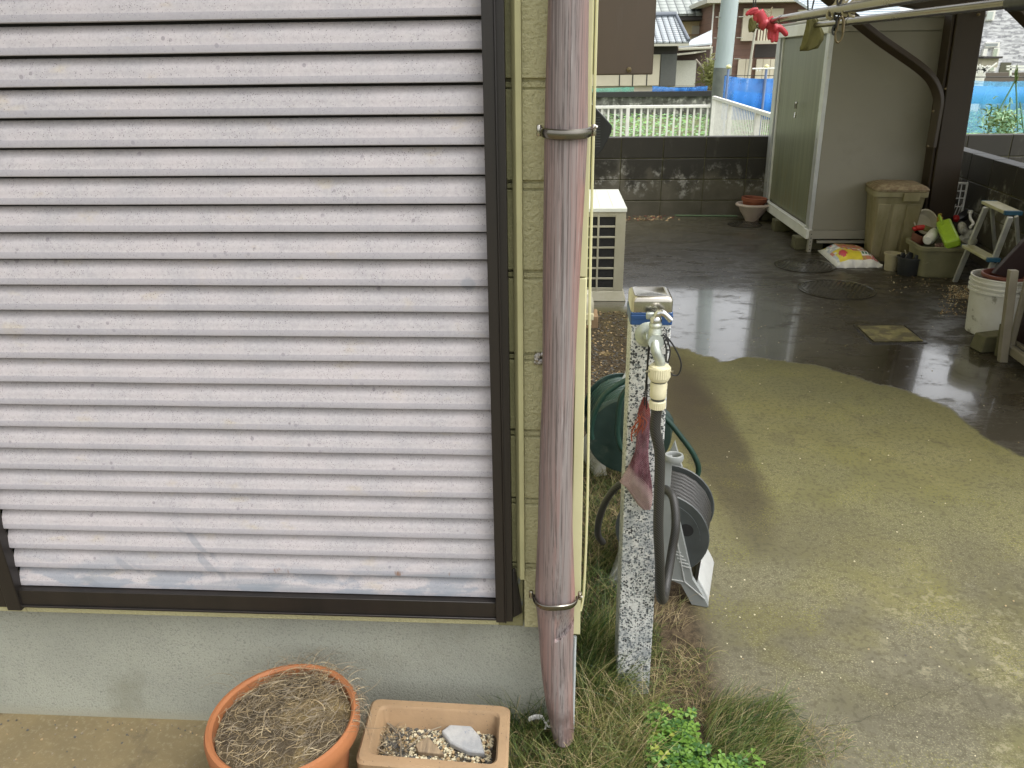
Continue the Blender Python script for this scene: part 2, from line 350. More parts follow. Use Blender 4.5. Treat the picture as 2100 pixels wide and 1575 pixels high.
    crk = t.math('MULTIPLY', t.mr(t.math('ABSOLUTE', w_), .0018, .0004), t.blob((a.x, a.y), (.30,.1), math.atan2(dd_.y, dd_.x), .3, .2, 5)); c = t.mix(t.math('MULTIPLY', crk, .45), c, (.025,.022,.015))
    a = PZ(1420, 830); b2 = t.blob((a.x-.1, a.y+.25), (.22, .55), 0, .9, .3, 5)
    c = t.mix(t.math('MULTIPLY', b2, .8), c, (.05,.038,.022))
    a = PZ(1440, 780); b6 = t.blob((a.x, a.y), (.2, .25), 0, .9, .3, 5)
    for (px, py, rx, ry) in ((1605,900,.05,.06),(1735,1275,.07,.05),(1660,1100,.25,.16),(1560,1300,.18,.13),(1900,1450,.2,.1),(2050,1200,.14,.25)):
        a = PZ(px, py); c = t.mix(t.math('MULTIPLY', t.blob((a.x, a.y), (rx, ry), 0, .9, .35, 9), .28), c, (.055,.048,.032))
    # crack line
    a = PZ(1880, 1440)
    # earth by the house wall
    soilm = t.math('MULTIPLY', t.mr(X, .46, .36), t.mr(X, .02, .06))
    soilm = t.math('MULTIPLY', soilm, t.mr(Y, 4.66, 4.5))
    soilm = t.math('MULTIPLY', soilm, t.mr(Y, 1.0, 1.2))
    sc = t.mix(t.mr(t.noise(40, 7, .8), .4, .6), (.030,.020,.011), (.085,.062,.036))
    c = t.mix(soilm, c, sc)
    # tan slab under the pots
    tanm = t.math('MULTIPLY', t.mr(X, -.10, -.16), t.mr(Y, 1.5, 1.4))
    tc_ = t.mix(t.mr(t.noise(4, 6, .6), .35, .65), (.20,.155,.08), (.15,.12,.065)); tc_ = t.mix(t.math('MULTIPLY', t.mr(t.noise(90, 5, .7), .52, .64), .5), tc_, (.26,.22,.14)); tc_ = t.mix(t.math('MULTIPLY', t.mr(t.noise(7, 7, .7, None, (5,0,0)), .54, .68), .6), tc_, (.085,.07,.045))
    c = t.mix(tanm, c, tc_)
    # damp rim and wet colour
    c = t.mix(t.math('MULTIPLY', halo, .30), c, (.085,.078,.028))
    wc = t.mix(t.mr(t.noise(1.4, 6, .6, None, (4,4,0)), .35, .65), (.024,.019,.009), (.042,.037,.026))
    wc = t.mix(t.math('MULTIPLY', t.mr(Y, 5.9, 7.3), .55), wc, (.075,.068,.045))
    wc = t.mix(t.math('MULTIPLY', t.mr(t.noise(5, 7, .7, (1,2.2,1), (2,9,0)), .60, .72), .6), wc, (.040,.026,.011))
    wc = t.mix(t.math('MULTIPLY', t.mr(t.noise(90, 3, .6), .60, .70), .35), wc, (.12,.105,.07))
    c = t.mix(wet, c, wc)
    film = t.mr(t.noise(2.2, 7, .70, (1,2.2,1), (1,3,0)), .42, .58)
    a = PZ(1440, 680); pu = t.blob((a.x-.12, a.y+.0), (.80, 1.15), 0, .9, .40, 3.5)
    a = PZ(1890, 760); pu2 = t.blob((a.x, a.y), (.34, .42), 0, .9, .4, 5)
    a = PZ(1400, 590); pu3 = t.math('MULTIPLY', t.blob((a.x, a.y), (.55, .8), 0, 1.2, .4, 3), .6)
    brk = t.mr(t.noise(5, 8, .75, (1,1.7,1), (2,6,0)), .36, .50, .35, 1)
    pud = t.math('MAXIMUM', t.math('MAXIMUM', t.math('MULTIPLY', pu, brk), t.math('MULTIPLY', pu2, brk)), t.math('MULTIPLY', pu3, film))
    grain = t.mr(t.noise(120, 3, .6, None, (8,8,0)), .42, .60)
    rimp = t.math('MULTIPLY', t.math('SUBTRACT', 1.0, pud), grain)
    film2 = t.mr(t.noise(3.2, 8, .74, (1,1.9,1), (7,3,0)), .44, .56)
    rw = t.math('SUBTRACT', .58, t.math('MULTIPLY', film2, .30))
    rw = t.math('ADD', t.math('MULTIPLY', rw, t.math('SUBTRACT', 1.0, pud)), t.math('MULTIPLY', pud, .07))
    rough = t.math('ADD', t.math('MULTIPLY', wet, rw), t.math('MULTIPLY', t.math('SUBTRACT', 1.0, wet), .85))
    nb = t.bump(t.noise(130, 5, .7), .6, .004)
    nw = t.bump(t.noise(150, 4, .6, (1,1,1), (8,8,0)), .22, .0015)
    mv = t.n('ShaderNodeMix'); mv.data_type = 'VECTOR'; t.l(wet, mv.inputs[0]); t.l(nb, mv.inputs[4]); t.l(nw, mv.inputs[5])
    return t.fin(c, rough, 0, mv.outputs[1], t.math('ADD', .28, t.math('MULTIPLY', wet, t.math('MULTIPLY', t.math('MAXIMUM', pud, film2), .55))), coat=t.math('MULTIPLY', wet, t.mr(pud, 0, 1, .05, 1))) if t.inp(t.b, 'Coat Roughness', .06) is None else None
MAT = {}
MAT['slat'] = m_slat(); MAT['clad'] = m_clad(); MAT['terr'] = m_terrazzo(); MAT['stucco'] = m_stucco(); MAT['block'] = m_block(); MAT['ground'] = m_ground()
MAT['bframe'] = m_streak('dark_bronze_aluminium', (.016,.0125,.0105), (.012,.010,.0085), (.024,.021,.018), (25,25,1.5), .42, .0)
MAT['cream'] = mk('cream_trim', (.56,.54,.32), .5, var=(.50,.48,.28), vscale=4, dirt=(.42,.40,.2), dscale=14, dlo=.62, dhi=.75)
MAT['creamg'] = mk('olive_trim', (.40,.37,.19), .5, var=(.33,.31,.15), vscale=4)
MAT['pipe'] = m_pipe()
MAT['steel'] = mk('stainless_steel', (.50,.48,.43), .22, 1, var=(.40,.37,.31), vscale=4)
MAT['chrome'] = mk('chrome', (.62,.62,.60), .16, 1, var=(.45,.45,.44), vscale=30)
MAT['dullchrome'] = mk('dull_brass_chrome', (.44,.47,.42), .45, .75, var=(.33,.36,.33), vscale=40, dirt=(.60,.62,.52), dscale=30, dlo=.5, dhi=.7, bs=200, bst=.3, bd=.001)
MAT['blue_tape'] = flat('blue_tape', (.018,.065,.19), .45)
MAT['ivory'] = mk('ivory_plastic', (.62,.58,.40), .4, var=(.52,.48,.31), vscale=30)
MAT['greyp'] = mk('grey_plastic', (.25,.262,.258), .45, var=(.205,.22,.215), vscale=10, dirt=(.20,.20,.15), dscale=18, dlo=.6, dhi=.8)
MAT['whitep'] = mk('dirty_white_plastic', (.60,.60,.55), .45, var=(.46,.45,.38), vscale=10, dirt=(.22,.21,.13), dscale=9, dlo=.55, dhi=.72)
MAT['drum'] = mk('dark_grey_plastic', (.055,.062,.062), .42, var=(.04,.045,.045), vscale=15, dirt=(.11,.11,.09), dscale=12, dlo=.6, dhi=.8)
MAT['greenp'] = mk('dark_green_plastic', (.016,.036,.030), .45, var=(.012,.028,.024), vscale=15, dirt=(.07,.09,.07), dscale=12, dlo=.58, dhi=.8)
MAT['greenh'] = mk('green_hose_rubber', (.009,.036,.026), .4, var=(.006,.026,.02), vscale=25)
MAT['blackc'] = flat('black_cord', (.012,.012,.013), .5)
MAT['polem'] = mk('worn_steel_tube', (.23,.215,.185), .22, 1, var=(.19,.175,.15), vscale=3)
MAT['black'] = flat('black_plastic', (.012,.013,.016), .35)
MAT['darkvoid'] = flat('dark_inside', (.008,.008,.008), .8)
def m_hose():
    t = NT('braided_hose'); wv = t.n('ShaderNodeTexWave'); wv.wave_type = 'BANDS'; wv.bands_direction = 'DIAGONAL'; wv.inputs['Scale'].default_value = 120
    wv.inputs['Distortion'].default_value = .6; t.l(t.mapn((1,1,1)), wv.inputs['Vector'])
    c = t.mix(t.mr(wv.outputs['Fac'], .62, .85), (.009,.009,.009), (.05,.048,.043))
    return t.fin(c, .5, 0, t.bump(wv.outputs['Fac'], .2, .001))
MAT['hose'] = m_hose()
MAT['terra'] = mk('terracotta', (.33,.125,.045), .75, var=(.27,.10,.036), vscale=7, dirt=(.22,.105,.05), dscale=22, dlo=.58, dhi=.75, bs=90, bst=.25, bd=.002)
MAT['terrad'] = mk('brown_clay', (.14,.045,.025), .6, var=(.10,.035,.02), vscale=8)
MAT['claybox'] = mk('tan_ceramic', (.31,.205,.112), .75, var=(.25,.165,.09), vscale=9, dirt=(.18,.125,.075), dscale=11, dlo=.5, dhi=.75, bs=110, bst=.3, bd=.002, speck=(.12,.085,.06), sscale=110, sthr=.14)
MAT['soil'] = mk('potting_soil', (.10,.075,.040), .95, var=(.05,.037,.022), vscale=30, dirt=(.24,.175,.07), dscale=10, bs=120, bst=1, bd=.006)
MAT['straw'] = mk('dry_straw', (.36,.275,.15), .8, var=(.24,.18,.10), vscale=25)
MAT['strawg'] = mk('grey_straw', (.27,.225,.16), .85, var=(.15,.12,.08), vscale=25)
MAT['strawp'] = mk('pale_straw', (.50,.42,.27), .8, var=(.38,.30,.18), vscale=25)
def m_leaf(name, a, b):
    t = NT(name); c = t.mix(t.mr(t.noise(14, 3), .35, .65), a, b); t.fin(c, .5)
    tr = t.n('ShaderNodeBsdfTranslucent'); t.l(c, tr.inputs[0]); ms = t.n('ShaderNodeMixShader'); ms.inputs[0].default_value = .3
    t.l(t.b.outputs[0], ms.inputs[1]); t.l(tr.outputs[0], ms.inputs[2]); t.l(ms.outputs[0], t.out.inputs[0]); return t.mat
MAT['gr1'] = m_leaf('grass_green', (.105,.165,.036), (.15,.20,.052)); MAT['gr2'] = m_leaf('grass_dark', (.032,.065,.016), (.052,.09,.024))
MAT['gr3'] = m_leaf('grass_olive', (.28,.27,.09), (.20,.205,.07)); MAT['gr4'] = m_leaf('grass_dead', (.50,.40,.22), (.34,.27,.145))
MAT['clo'] = m_leaf('clover_green', (.105,.22,.028), (.16,.28,.04)); MAT['clo2'] = m_leaf('clover_yellow', (.30,.35,.05), (.24,.31,.05)); MAT['clo3'] = m_leaf('clover_deep', (.04,.115,.02), (.06,.15,.028))
MAT['stone'] = mk('grey_stone', (.40,.40,.39), .85, var=(.27,.28,.29), vscale=25, dirt=(.16,.19,.24), dscale=30, dlo=.55, dhi=.62, bs=80, bst=.6, bd=.004)
MAT['wood'] = mk('weathered_wood', (.30,.225,.14), .85, var=(.16,.12,.08), vscale=1, vs=(120,14,120), bs=1, bst=.6, bd=.004)
MAT['peb1'] = flat('pebble_cream', (.58,.52,.36), .8); MAT['peb2'] = flat('pebble_dark', (.09,.085,.075), .8); MAT['peb3'] = flat('pebble_tan', (.36,.26,.14), .8)
MAT['ribbon'] = flat('white_tape', (.72,.71,.68), .5)
MAT['conduit'] = flat('grey_conduit', (.42,.46,.46), .4)
MAT['foil'] = mk('crumpled_foil', (.5,.48,.45), .3, 1, bs=160, bst=1, bd=.004)
MAT['meter'] = m_streak('brown_box_paint', (.072,.052,.038), (.064,.048,.036), (.08,.066,.055), (10,10,2), .40, .1)
MAT['acw'] = mk('ac_white_paint', (.66,.68,.63), .4, var=(.60,.62,.57), vscale=5, dirt=(.36,.36,.25), dscale=7, dlo=.6, dhi=.8)
MAT['acb'] = mk('ac_beige_paint', (.36,.34,.26), .5, var=(.30,.285,.21), vscale=5, dirt=(.18,.17,.09), dscale=7, dlo=.55, dhi=.75)
MAT['ivoryd'] = mk('old_ivory_plastic', (.46,.44,.35), .5, var=(.38,.36,.27), vscale=10)
MAT['shedg'] = mk('shed_grey_steel', (.265,.255,.21), .45, var=(.24,.232,.19), vscale=1.5, dirt=(.12,.12,.085), dscale=2.2, dlo=.55, dhi=.85, damt=.6)
MAT['shedt'] = mk('shed_trim_steel', (.30,.29,.25), .4, var=(.26,.25,.21), vscale=3, dirt=(.17,.16,.10), dscale=6, dlo=.55, dhi=.8)
MAT['alu'] = mk('aluminium', (.60,.62,.62), .35, .55, var=(.50,.52,.52), vscale=6, dirt=(.38,.38,.28), dscale=10, dlo=.6, dhi=.8)
MAT['aluw'] = mk('white_aluminium', (.72,.73,.70), .4, var=(.62,.63,.58), vscale=6, dirt=(.42,.43,.26), dscale=8, dlo=.6, dhi=.8)
def m_door():
    t = NT('shed_door_sheet'); X, Y, Z = t.sep()
    c = t.mix(t.mr(t.noise(1, 6, .6, (9,30,1.2)), .35, .65), (.18,.195,.125), (.13,.14,.09))
    c = t.mix(t.math('MULTIPLY', t.mr(Z, 1.0, 1.5), .55), c, (.20,.22,.18))
    c = t.mix(t.math('MULTIPLY', t.mr(Z, .8, .3), t.mr(t.noise(1, 7, .7, (12,14,2.5), (4,4,4)), .48, .66)), c, (.17,.155,.075))
    return t.fin(c, .42, .1, t.bump(t.noise(220, 2), .12, .001))
MAT['door'] = m_door()
MAT['brown'] = m_streak('brown_post_aluminium', (.027,.017,.007), (.023,.0145,.006), (.031,.021,.010), (8,8,1), .55, .0)
MAT['polem'] = mk('worn_steel_tube', (.23,.215,.185), .22, 1, var=(.19,.175,.15), vscale=3)
def m_roof():
    t = NT('translucent_carport_sheet'); t.fin((.45,.43,.38), .5); tr = t.n('ShaderNodeBsdfTranslucent'); tr.inputs[0].default_value = (.62,.58,.50,1); tp_ = t.n('ShaderNodeBsdfTransparent'); tp_.inputs[0].default_value = (.5,.47,.42,1)
    a = t.n('ShaderNodeMixShader'); a.inputs[0].default_value = .6; t.l(t.b.outputs[0], a.inputs[1]); t.l(tr.outputs[0], a.inputs[2]); b = t.n('ShaderNodeMixShader'); b.inputs[0].default_value = .25; t.l(a.outputs[0], b.inputs[1]); t.l(tp_.outputs[0], b.inputs[2]); t.l(b.outputs[0], t.out.inputs[0]); return t.mat
MAT['roofp'] = m_roof()
MAT['bin'] = mk('algae_bin_plastic', (.275,.25,.155), .6, var=(.17,.15,.07), vscale=7, dirt=(.10,.08,.032), dscale=5, dlo=.48, dhi=.75, vs=(1,1,.4))
MAT['binlid'] = mk('grimy_lid', (.15,.10,.055), .65, var=(.28,.235,.15), vscale=32, dirt=(.12,.11,.05), dscale=14)
MAT['tub'] = mk('algae_tub_plastic', (.20,.19,.11), .55, var=(.15,.145,.08), vscale=6, dirt=(.30,.29,.19), dscale=18, dlo=.6, dhi=.75)
MAT['cup'] = flat('cream_pot', (.38,.34,.22), .6); MAT['dpot'] = flat('charcoal_pot', (.028,.030,.032), .45)
MAT['lime'] = mk('lime_plastic', (.34,.52,.035), .35, var=(.27,.44,.03), vscale=20)
MAT['white'] = mk('white_plastic', (.72,.73,.71), .35, var=(.60,.61,.58), vscale=20)
MAT['bluecap'] = flat('blue_cap', (.02,.05,.22), .35); MAT['red'] = flat('red_plastic', (.42,.02,.02), .35); MAT['mustard'] = flat('mustard_plastic', (.38,.26,.04), .4)
MAT['olive'] = flat('olive_plastic', (.13,.12,.035), .5)
MAT['claypink'] = mk('pinkish_pot', (.42,.36,.30), .6, var=(.50,.40,.35), vscale=5)
MAT['iron'] = mk('wet_iron', (.026,.023,.016), .16, .0, var=(.038,.034,.025), vscale=12, bs=60, bst=.2, bd=.001)
MAT['irons'] = mk('worn_iron', (.06,.058,.05), .22, .2, var=(.03,.028,.022), vscale=12)
MAT['mossy'] = mk('mossy_concrete', (.20,.17,.065), .8, var=(.12,.11,.04), vscale=22, dirt=(.055,.045,.02), dscale=14, dlo=.45, dhi=.56, bs=100, bst=.5, bd=.003)
MAT['cblock'] = mk('green_concrete', (.095,.09,.045), .85, var=(.065,.062,.03), vscale=10, bs=120, bst=.5, bd=.003)
MAT['bucket'] = mk('scuffed_bucket', (.55,.55,.50), .5, var=(.48,.47,.41), vscale=10, dirt=(.17,.16,.12), dscale=13, dlo=.57, dhi=.66)
MAT['maroon'] = flat('dark_maroon', (.018,.006,.005), .5)
MAT['rack'] = mk('beige_painted_steel', (.20,.18,.13), .5, var=(.16,.14,.10), vscale=6, dirt=(.17,.15,.08), dscale=9, dlo=.55, dhi=.7)
MAT['lad'] = mk('ladder_aluminium', (.50,.51,.49), .38, .4, var=(.42,.43,.40), vscale=10, dirt=(.30,.29,.17), dscale=8, dlo=.5, dhi=.72)
MAT['ladstep'] = mk('mossy_step', (.44,.43,.30), .5, var=(.35,.34,.18), vscale=12)
MAT['ladblue'] = flat('blue_plastic_cap', (.02,.09,.16), .4)
MAT['bagw'] = flat('bag_white', (.74,.74,.72), .35); MAT['bagy'] = flat('bag_yellow', (.72,.60,.05), .35); MAT['bagr'] = flat('bag_red', (.55,.05,.07), .35); MAT['bagp'] = mk('bag_print', (.55,.08,.12), .35, var=(.50,.30,.12), vscale=45)
MAT['bagb'] = mk('bag_blue_print', (.30,.38,.52), .35, var=(.60,.60,.60), vscale=45); MAT['bago'] = mk('bag_olive_print', (.32,.24,.07), .35, var=(.50,.30,.10), vscale=60); MAT['bagg'] = flat('bag_green', (.02,.12,.07), .35)
MAT['plas'] = mk('thin_plastic_bag', (.62,.63,.58), .3, var=(.36,.36,.28), vscale=40, bs=60, bst=1, bd=.006)
MAT['bluesheet'] = mk('blue_sheet', (.05,.12,.22), .5, var=(.25,.30,.30), vscale=30)
MAT['glove'] = mk('red_rubber', (.42,.035,.05), .45, var=(.33,.022,.035), vscale=30)
MAT['khaki'] = mk('khaki_cloth', (.115,.105,.030), .85, var=(.085,.078,.022), vscale=25, bs=120, bst=.5, bd=.003)
MAT['hookp'] = flat('beige_plastic_hook', (.34,.30,.20), .5)
MAT['brass'] = flat('dull_brass_clip', (.13,.10,.05), .4, .5)
MAT['fencew'] = flat('white_fence_paint', (.80,.80,.74), .45)
MAT['house_beige'] = mk('beige_render', (.50,.47,.37), .8, var=(.45,.42,.33), vscale=2); MAT['house_yel'] = mk('yellow_render', (.68,.56,.33), .8, var=(.62,.51,.30), vscale=1)
MAT['shutw'] = mk('pale_shutter', (.66,.61,.47), .6, var=(.60,.55,.42), vscale=2); MAT['greysh'] = flat('grey_shutter', (.11,.115,.105), .5)
MAT['whitewall'] = flat('pale_panel', (.55,.56,.50), .6); MAT['eave'] = flat('dark_eave', (.05,.045,.04), .7); MAT['gutter'] = flat('pale_gutter', (.48,.47,.38), .5)
MAT['winglass'] = flat('window_glass', (.04,.055,.06), .1)
MAT['metalroof'] = mk('pale_metal_roof', (.55,.59,.60), .4, .2, var=(.46,.50,.52), vscale=3)
MAT['pole'] = m_streak('utility_pole_concrete', (.37,.43,.44), (.31,.36,.36), (.22,.24,.22), (4,4,.5), .7)
MAT['polelow'] = mk('dark_pole_sleeve', (.17,.18,.16), .7, var=(.12,.13,.12), vscale=5)
def m_siding(name, a, b, sc):
    t = NT(name); X, Y, Z = t.sep(); fr = t.math('FRACT', t.math('MULTIPLY', Z, sc))
    c = t.mix(t.mr(t.noise(1, 4, .6, (.3,.3,4)), .35, .65), a, b); c = t.mix(t.mr(fr, .08, .0), c, tuple(q*.35 for q in a))
    return t.fin(c, .7, 0, t.bump(fr, .6, .02))
MAT['sid'] = m_siding('brown_siding', (.20,.115,.085), (.16,.095,.072), 4.2)
def m_tile(name, a, b, sx, sy):
    t = NT(name); X, Y, Z = t.sep()
    wx = t.math('ABSOLUTE', t.math('SINE', t.math('MULTIPLY', X, sx*math.pi))); fz = t.math('FRACT', t.math('MULTIPLY', Z, sy))
    c = t.mix(t.mr(fz, .45, .1), a, b); c = t.mix(t.mr(wx, .35, .1), c, tuple(q*.7 for q in b))
    return t.fin(c, .35, 0, t.bump(t.math('ADD', wx, fz), 1, .06), .6)
MAT['tile'] = m_tile('roof_tile_glazed', (.42,.46,.48), (.05,.06,.07), 4.3, 13); MAT['tile2'] = m_tile('roof_tile_grey', (.34,.37,.34), (.18,.20,.19), 2.4, 5.5)
def m_brick():
    t = NT('grey_split_stone'); b = t.n('ShaderNodeTexBrick'); b.inputs['Scale'].default_value = 1; b.inputs['Brick Width'].default_value = .42; b.inputs['Row Height'].default_value = .085
    b.inputs['Mortar Size'].default_value = .006; b.inputs['Color1'].default_value = (.62,.63,.66,1); b.inputs['Color2'].default_value = (.17,.175,.20,1); b.inputs['Mortar'].default_value = (.3,.3,.31,1)
    m = t.mapn((1,1,1), (0,0,0), (RAD(-90),0,0)); t.l(m, b.inputs['Vector'])
    c = t.mix(t.mr(t.noise(1, 5, .7, (3,3,12)), .45, .6), b.outputs['Color'], (.66,.67,.69)); return t.fin(c, .8)
MAT['brick'] = m_brick()
def m_net(name, col, a0):
    t = NT(name); t.fin(col, .6, alpha=t.mr(t.noise(5, 4, .6, (1,1,.4)), .3, .7, a0-.08, a0+.08, False)); return t.mat
MAT['netb'] = m_net('blue_net', (.03,.26,.75), .5); MAT['netc'] = m_net('pale_blue_net', (.10,.50,.85), .36); MAT['netb2'] = m_net('dense_blue_sheet', (.015,.16,.60), .90); MAT['netg'] = m_net('green_net', (.10,.55,.40), .35)
MAT['netpost'] = flat('net_pole', (.18,.24,.40), .5); MAT['capy'] = flat('yellow_cap', (.72,.68,.35), .5)
MAT['field'] = mk('field_soil', (.20,.20,.10), .95, var=(.10,.12,.05), vscale=1, bs=20, bst=1, bd=.05)
MAT['crop'] = m_leaf('crop_leaf', (.22,.48,.14), (.34,.60,.18)); MAT['crop2'] = m_leaf('crop_leaf_blue', (.28,.50,.28), (.46,.66,.42)); MAT['crop3'] = m_leaf('crop_leaf_yellow', (.38,.48,.06), (.30,.42,.06))
MAT['retain'] = mk('retaining_concrete', (.17,.17,.15), .9, var=(.05,.05,.04), vscale=4, dirt=(.55,.54,.48), dscale=4, dlo=.50, dhi=.66); MAT['retop'] = flat('dark_coping', (.03,.03,.028), .7)
MAT['shrub'] = m_leaf('shrub_leaf', (.15,.17,.05), (.22,.22,.07)); MAT['bark'] = flat('pale_bark', (.30,.27,.22), .9)
# ------------------------------------------------------------------ ground
def struct(o): o['kind'] = 'structure'; return o
g = MB(); g.box(-300, 300, -60, 600, -1.0, -.35); struct(g.build('ground', MAT['field'], base=(0,0,0)))
g = MB(); g.box(-6, 5.2, -3, 8.0, -.5, 0); struct(g.build('yard_slab', MAT['ground'], base=(0,0,0)))

# ------------------------------------------------------------------ house (near)
hx = .054; WY = 1.310
house = thing('house', (-1.5, 2.4, 0), 'nearest cream sided house with grey foundation and large dark framed roller shutter', 'house')
m = MB(); m.box(-5, hx-.020, WY+.022, 7.5, -.1, .325); m.build('foundation', MAT['stucco'], house)
m = MB(); m.box(-5, hx-.012, WY+.0165, 7.4, .3255, 3.2); m.build('core', MAT['creamg'], house)
m = MB(); zs = [.318, .480, .632, .780, .934, 1.086, 1.237, 1.394, 1.552, 1.71]
prof = []
for i in range(len(zs)-1):
    z0, z1 = zs[i], zs[i+1]
    for xa, xb in ((-5, -1.15), (-1.1498, -.1152), (-.115, -.0635)):
        if xa == -1.1498:
            if i == 0: m.hexa([(xa,WY,z0+.004),(xb,WY,z0+.004),(xb,WY+.010,z0),(xa,WY+.010,z0),(xa,WY,.358),(xb,WY,.358),(xb,WY+.010,.358),(xa,WY+.010,.358)])
            continue
        if xa == -.115: continue
        m.hexa([(xa,WY,z0+.004),(xb,WY,z0+.004),(xb,WY+.014,z0),(xa,WY+.014,z0),(xa,WY,z1-.016),(xb,WY,z1-.016),(xb,WY+.014,z1-.013),(xa,WY+.014,z1-.013)])
        m.box(xa, xb, WY+.002, WY+.014, z1-.0120, z1-.0035)
    a0 = -.0605
    m.hexa([(a0,WY-.002,z0+.002),(.034,WY-.002,z0+.002),(.034,WY+.014,z0-.002),(a0,WY+.014,z0-.002),(a0,WY-.002,z1-.016),(.034,WY-.002,z1-.016),(.034,WY+.014,z1-.013),(a0,WY+.014,z1-.013)])
    m.box(a0, .034, WY+.002, WY+.014, z1-.0125, z1-.0035)
m.box(-.0605, .034, WY+.0050, WY+.0135, .322, 1.70); m.build('siding', MAT['clad'], house, bevel=.0012)
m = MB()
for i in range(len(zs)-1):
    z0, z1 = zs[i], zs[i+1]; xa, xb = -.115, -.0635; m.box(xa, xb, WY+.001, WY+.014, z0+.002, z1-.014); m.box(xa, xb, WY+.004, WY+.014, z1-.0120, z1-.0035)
m.build('shade_toned_siding', m_shadeclad(), house, bevel=.0012)  # strip beside the shutter frame, its shade put into the colour
m = MB()
for z0, z1 in ((.311, 1.0755), (1.0775, 3.2)):
    e0 = .0562-(z0-.31)*.0068 if z0 < 1.5 else .048; e1 = .0562-(min(z1, 1.5)-.31)*.0068
    m.hexa([(.0345,WY-.010,z0),(e0,WY-.010,z0),(e0,WY+.030,z0),(.0345,WY+.030,z0),(.0345,WY-.010,z1),(e1,WY-.010,z1),(e1,WY+.030,z1),(.0345,WY+.030,z1)])
cn = m.build('corner_trim', MAT['cream'], house, bevel=.0015)
m = MB(); m.box(.0480, .0535, WY+.0305, 7.4, .345, 3.2); m.build('side_siding', MAT['cream'], house)
m = MB(); m.tube(curve([(.0570, WY+.006, .36), (.0625, WY+.006, .42), (.0640, WY+.004, .62), (.0605, WY+.004, .9), (.0572, WY+.004, 1.1), (.0562, WY+.004, 1.5), (.0562, WY+.004, 1.9)], 6), .0024, 6); m.build('sealant_bead', MAT['cream'], house)
m = MB(); m.prism([(-.0755,WY-.001,0),(-.068,WY-.018,0),(-.0585,WY-.018,0),(-.0575,WY-.001,0)], (0,0,1)); 
for v in m.v: v.z = .452 + v.z*2.0
m.build('batten', mk('dull_cream_batten', (.40,.38,.20), .6, var=(.33,.315,.165), vscale=9), house, bevel=.001)
# shutter
SL0, PIT = .3965, .04735
x0s, x1s = -1.139, -.1185
ys = WY-.006
sh = MB(); pr = [(.0428,.0158),(.0422,.0148),(.0408,.0136),(.0375,.0112),(.0325,.0080),(.0265,.0046),(.0195,.0022),(.0125,.0012),(.0115,.0006),(.0012,.0),(.0001,.0008),(.0,.0150)]
NX = 24
rs = []
for k in range(27):
    zb = SL0 + k*PIT
    ring = [[(x0s+(x1s-x0s)*i/NX, ys+d+.0003*math.sin(i*.9+k*2.1), zb+z+.00012*math.sin(i*.7+k)) for i in range(NX+1)] for z, d in pr]
    vs = [p for r_ in ring for p in r_]; fs = []
    for a in range(len(pr)-1):
        for i in range(NX): q = a*(NX+1)+i; fs.append((q, q+1, q+NX+2, q+NX+1))
    sh.add(vs, fs)
slats = sh.build('shutter', MAT['slat'], None, base=(x0s, ys, SL0), smooth=28, fix=False)
slats.parent = house; slats.location = Vector((x0s, ys, SL0))-Vector(house['_o']); slats['label'] = 'spotted pale grey roller shutter slats'
m = MB(); m.box(x0s-.01, x1s+.01, WY+.011, WY+.013, SL0-.02, SL0+28*PIT); m.build('backing', MAT['darkvoid'], slats)
def sub(mb, name, mat, par, **k): return mb.build(name, mat, par, **k)
fr = MB()
fr.box(-1.145, -.117, WY-.020, WY-.001, .3525, .3950); fr.box(-1.145, -.117, WY-.024, WY-.0205, .3525, .3575)   # bottom rail
sub(fr, 'frame', MAT['bframe'], slats, bevel=.0012)
fr = MB(); zt = 1.75
fr.box(-.1180, -.0992, WY-.026, WY-.001, .3495, zt); fr.box(-.0988, -.0838, WY-.0225, WY-.001, .3495, zt); fr.box(-.0990, -.0962, WY-.0285, WY-.0265, .3495, zt)
sub(fr, 'frame', MAT['bframe'], slats, bevel=.0015)
fr = MB(); fr.box(-1.170, -1.1385, WY-.026, WY-.001, .345, zt); fr.box(-1.1955, -1.1708, WY-.021, WY-.001, .3495, zt)
sub(fr, 'frame', MAT['bframe'], slats, bevel=.002)
fr = MB(); fr.hexa([(-.0835,WY-.014,.352),(-.066,WY-.006,.358),(-.063,WY-.001,.358),(-.0835,WY-.001,.352),(-.0835,WY-.010,.47),(-.078,WY-.005,.47),(-.078,WY-.001,.47),(-.0835,WY-.001,.47)])
sub(fr, 'corner_cap', MAT['bframe'], slats, bevel=.002)
# dark eave board high above (out of view)
m = MB(); m.box(-5, .5, .75, 7.4, 3.2, 3.3); m.build('eave', MAT['creamg'], house)

# ------------------------------------------------------------------ downpipe
PYc = 1.268
st = [(-260,1131,1216),(0,1124,1208),(150,1119,1206),(250,1116.5,1205.5),(262,1116,1206),(285,1116,1205),(380,1115,1200),(560,1113,1190),(700,1112.5,1182.5),(800,1112,1178),(880,1108,1175.5),(980,1105,1174),(1080,1103,1174.5),(1160,1099.5,1177),(1205,1097.5,1179),(1222,1097.5,1179.5),(1240,1099,1178.5),(1258,1101.5,1177.5),(1276,1102.5,1177),(1290,1104,1176.5),(1310,1105.5,1176),(1350,1108,1174.5),(1390,1112,1174.5),(1420,1116,1175),(1450,1121,1175.5),(1480,1127,1176),(1505,1133,1177)]
rs = []; N = 64
for (py, xl, xr) in st:
    a = PY(xl, py, PYc); b = PY(xr, py, PYc); c = (a+b)/2; rx = (b-a).length/2; ry = max(.022, .031-(rx-.034)*.8)
    if py > 1240: ry *= .92
    rg = []
    for k in range(N):
        t = 2*math.pi*k/N; x = math.cos(t)*rx; y = -math.sin(t)*ry
        rg.append(Vector((c.x+x, PYc+y, c.z)))
    rs.append(rg)
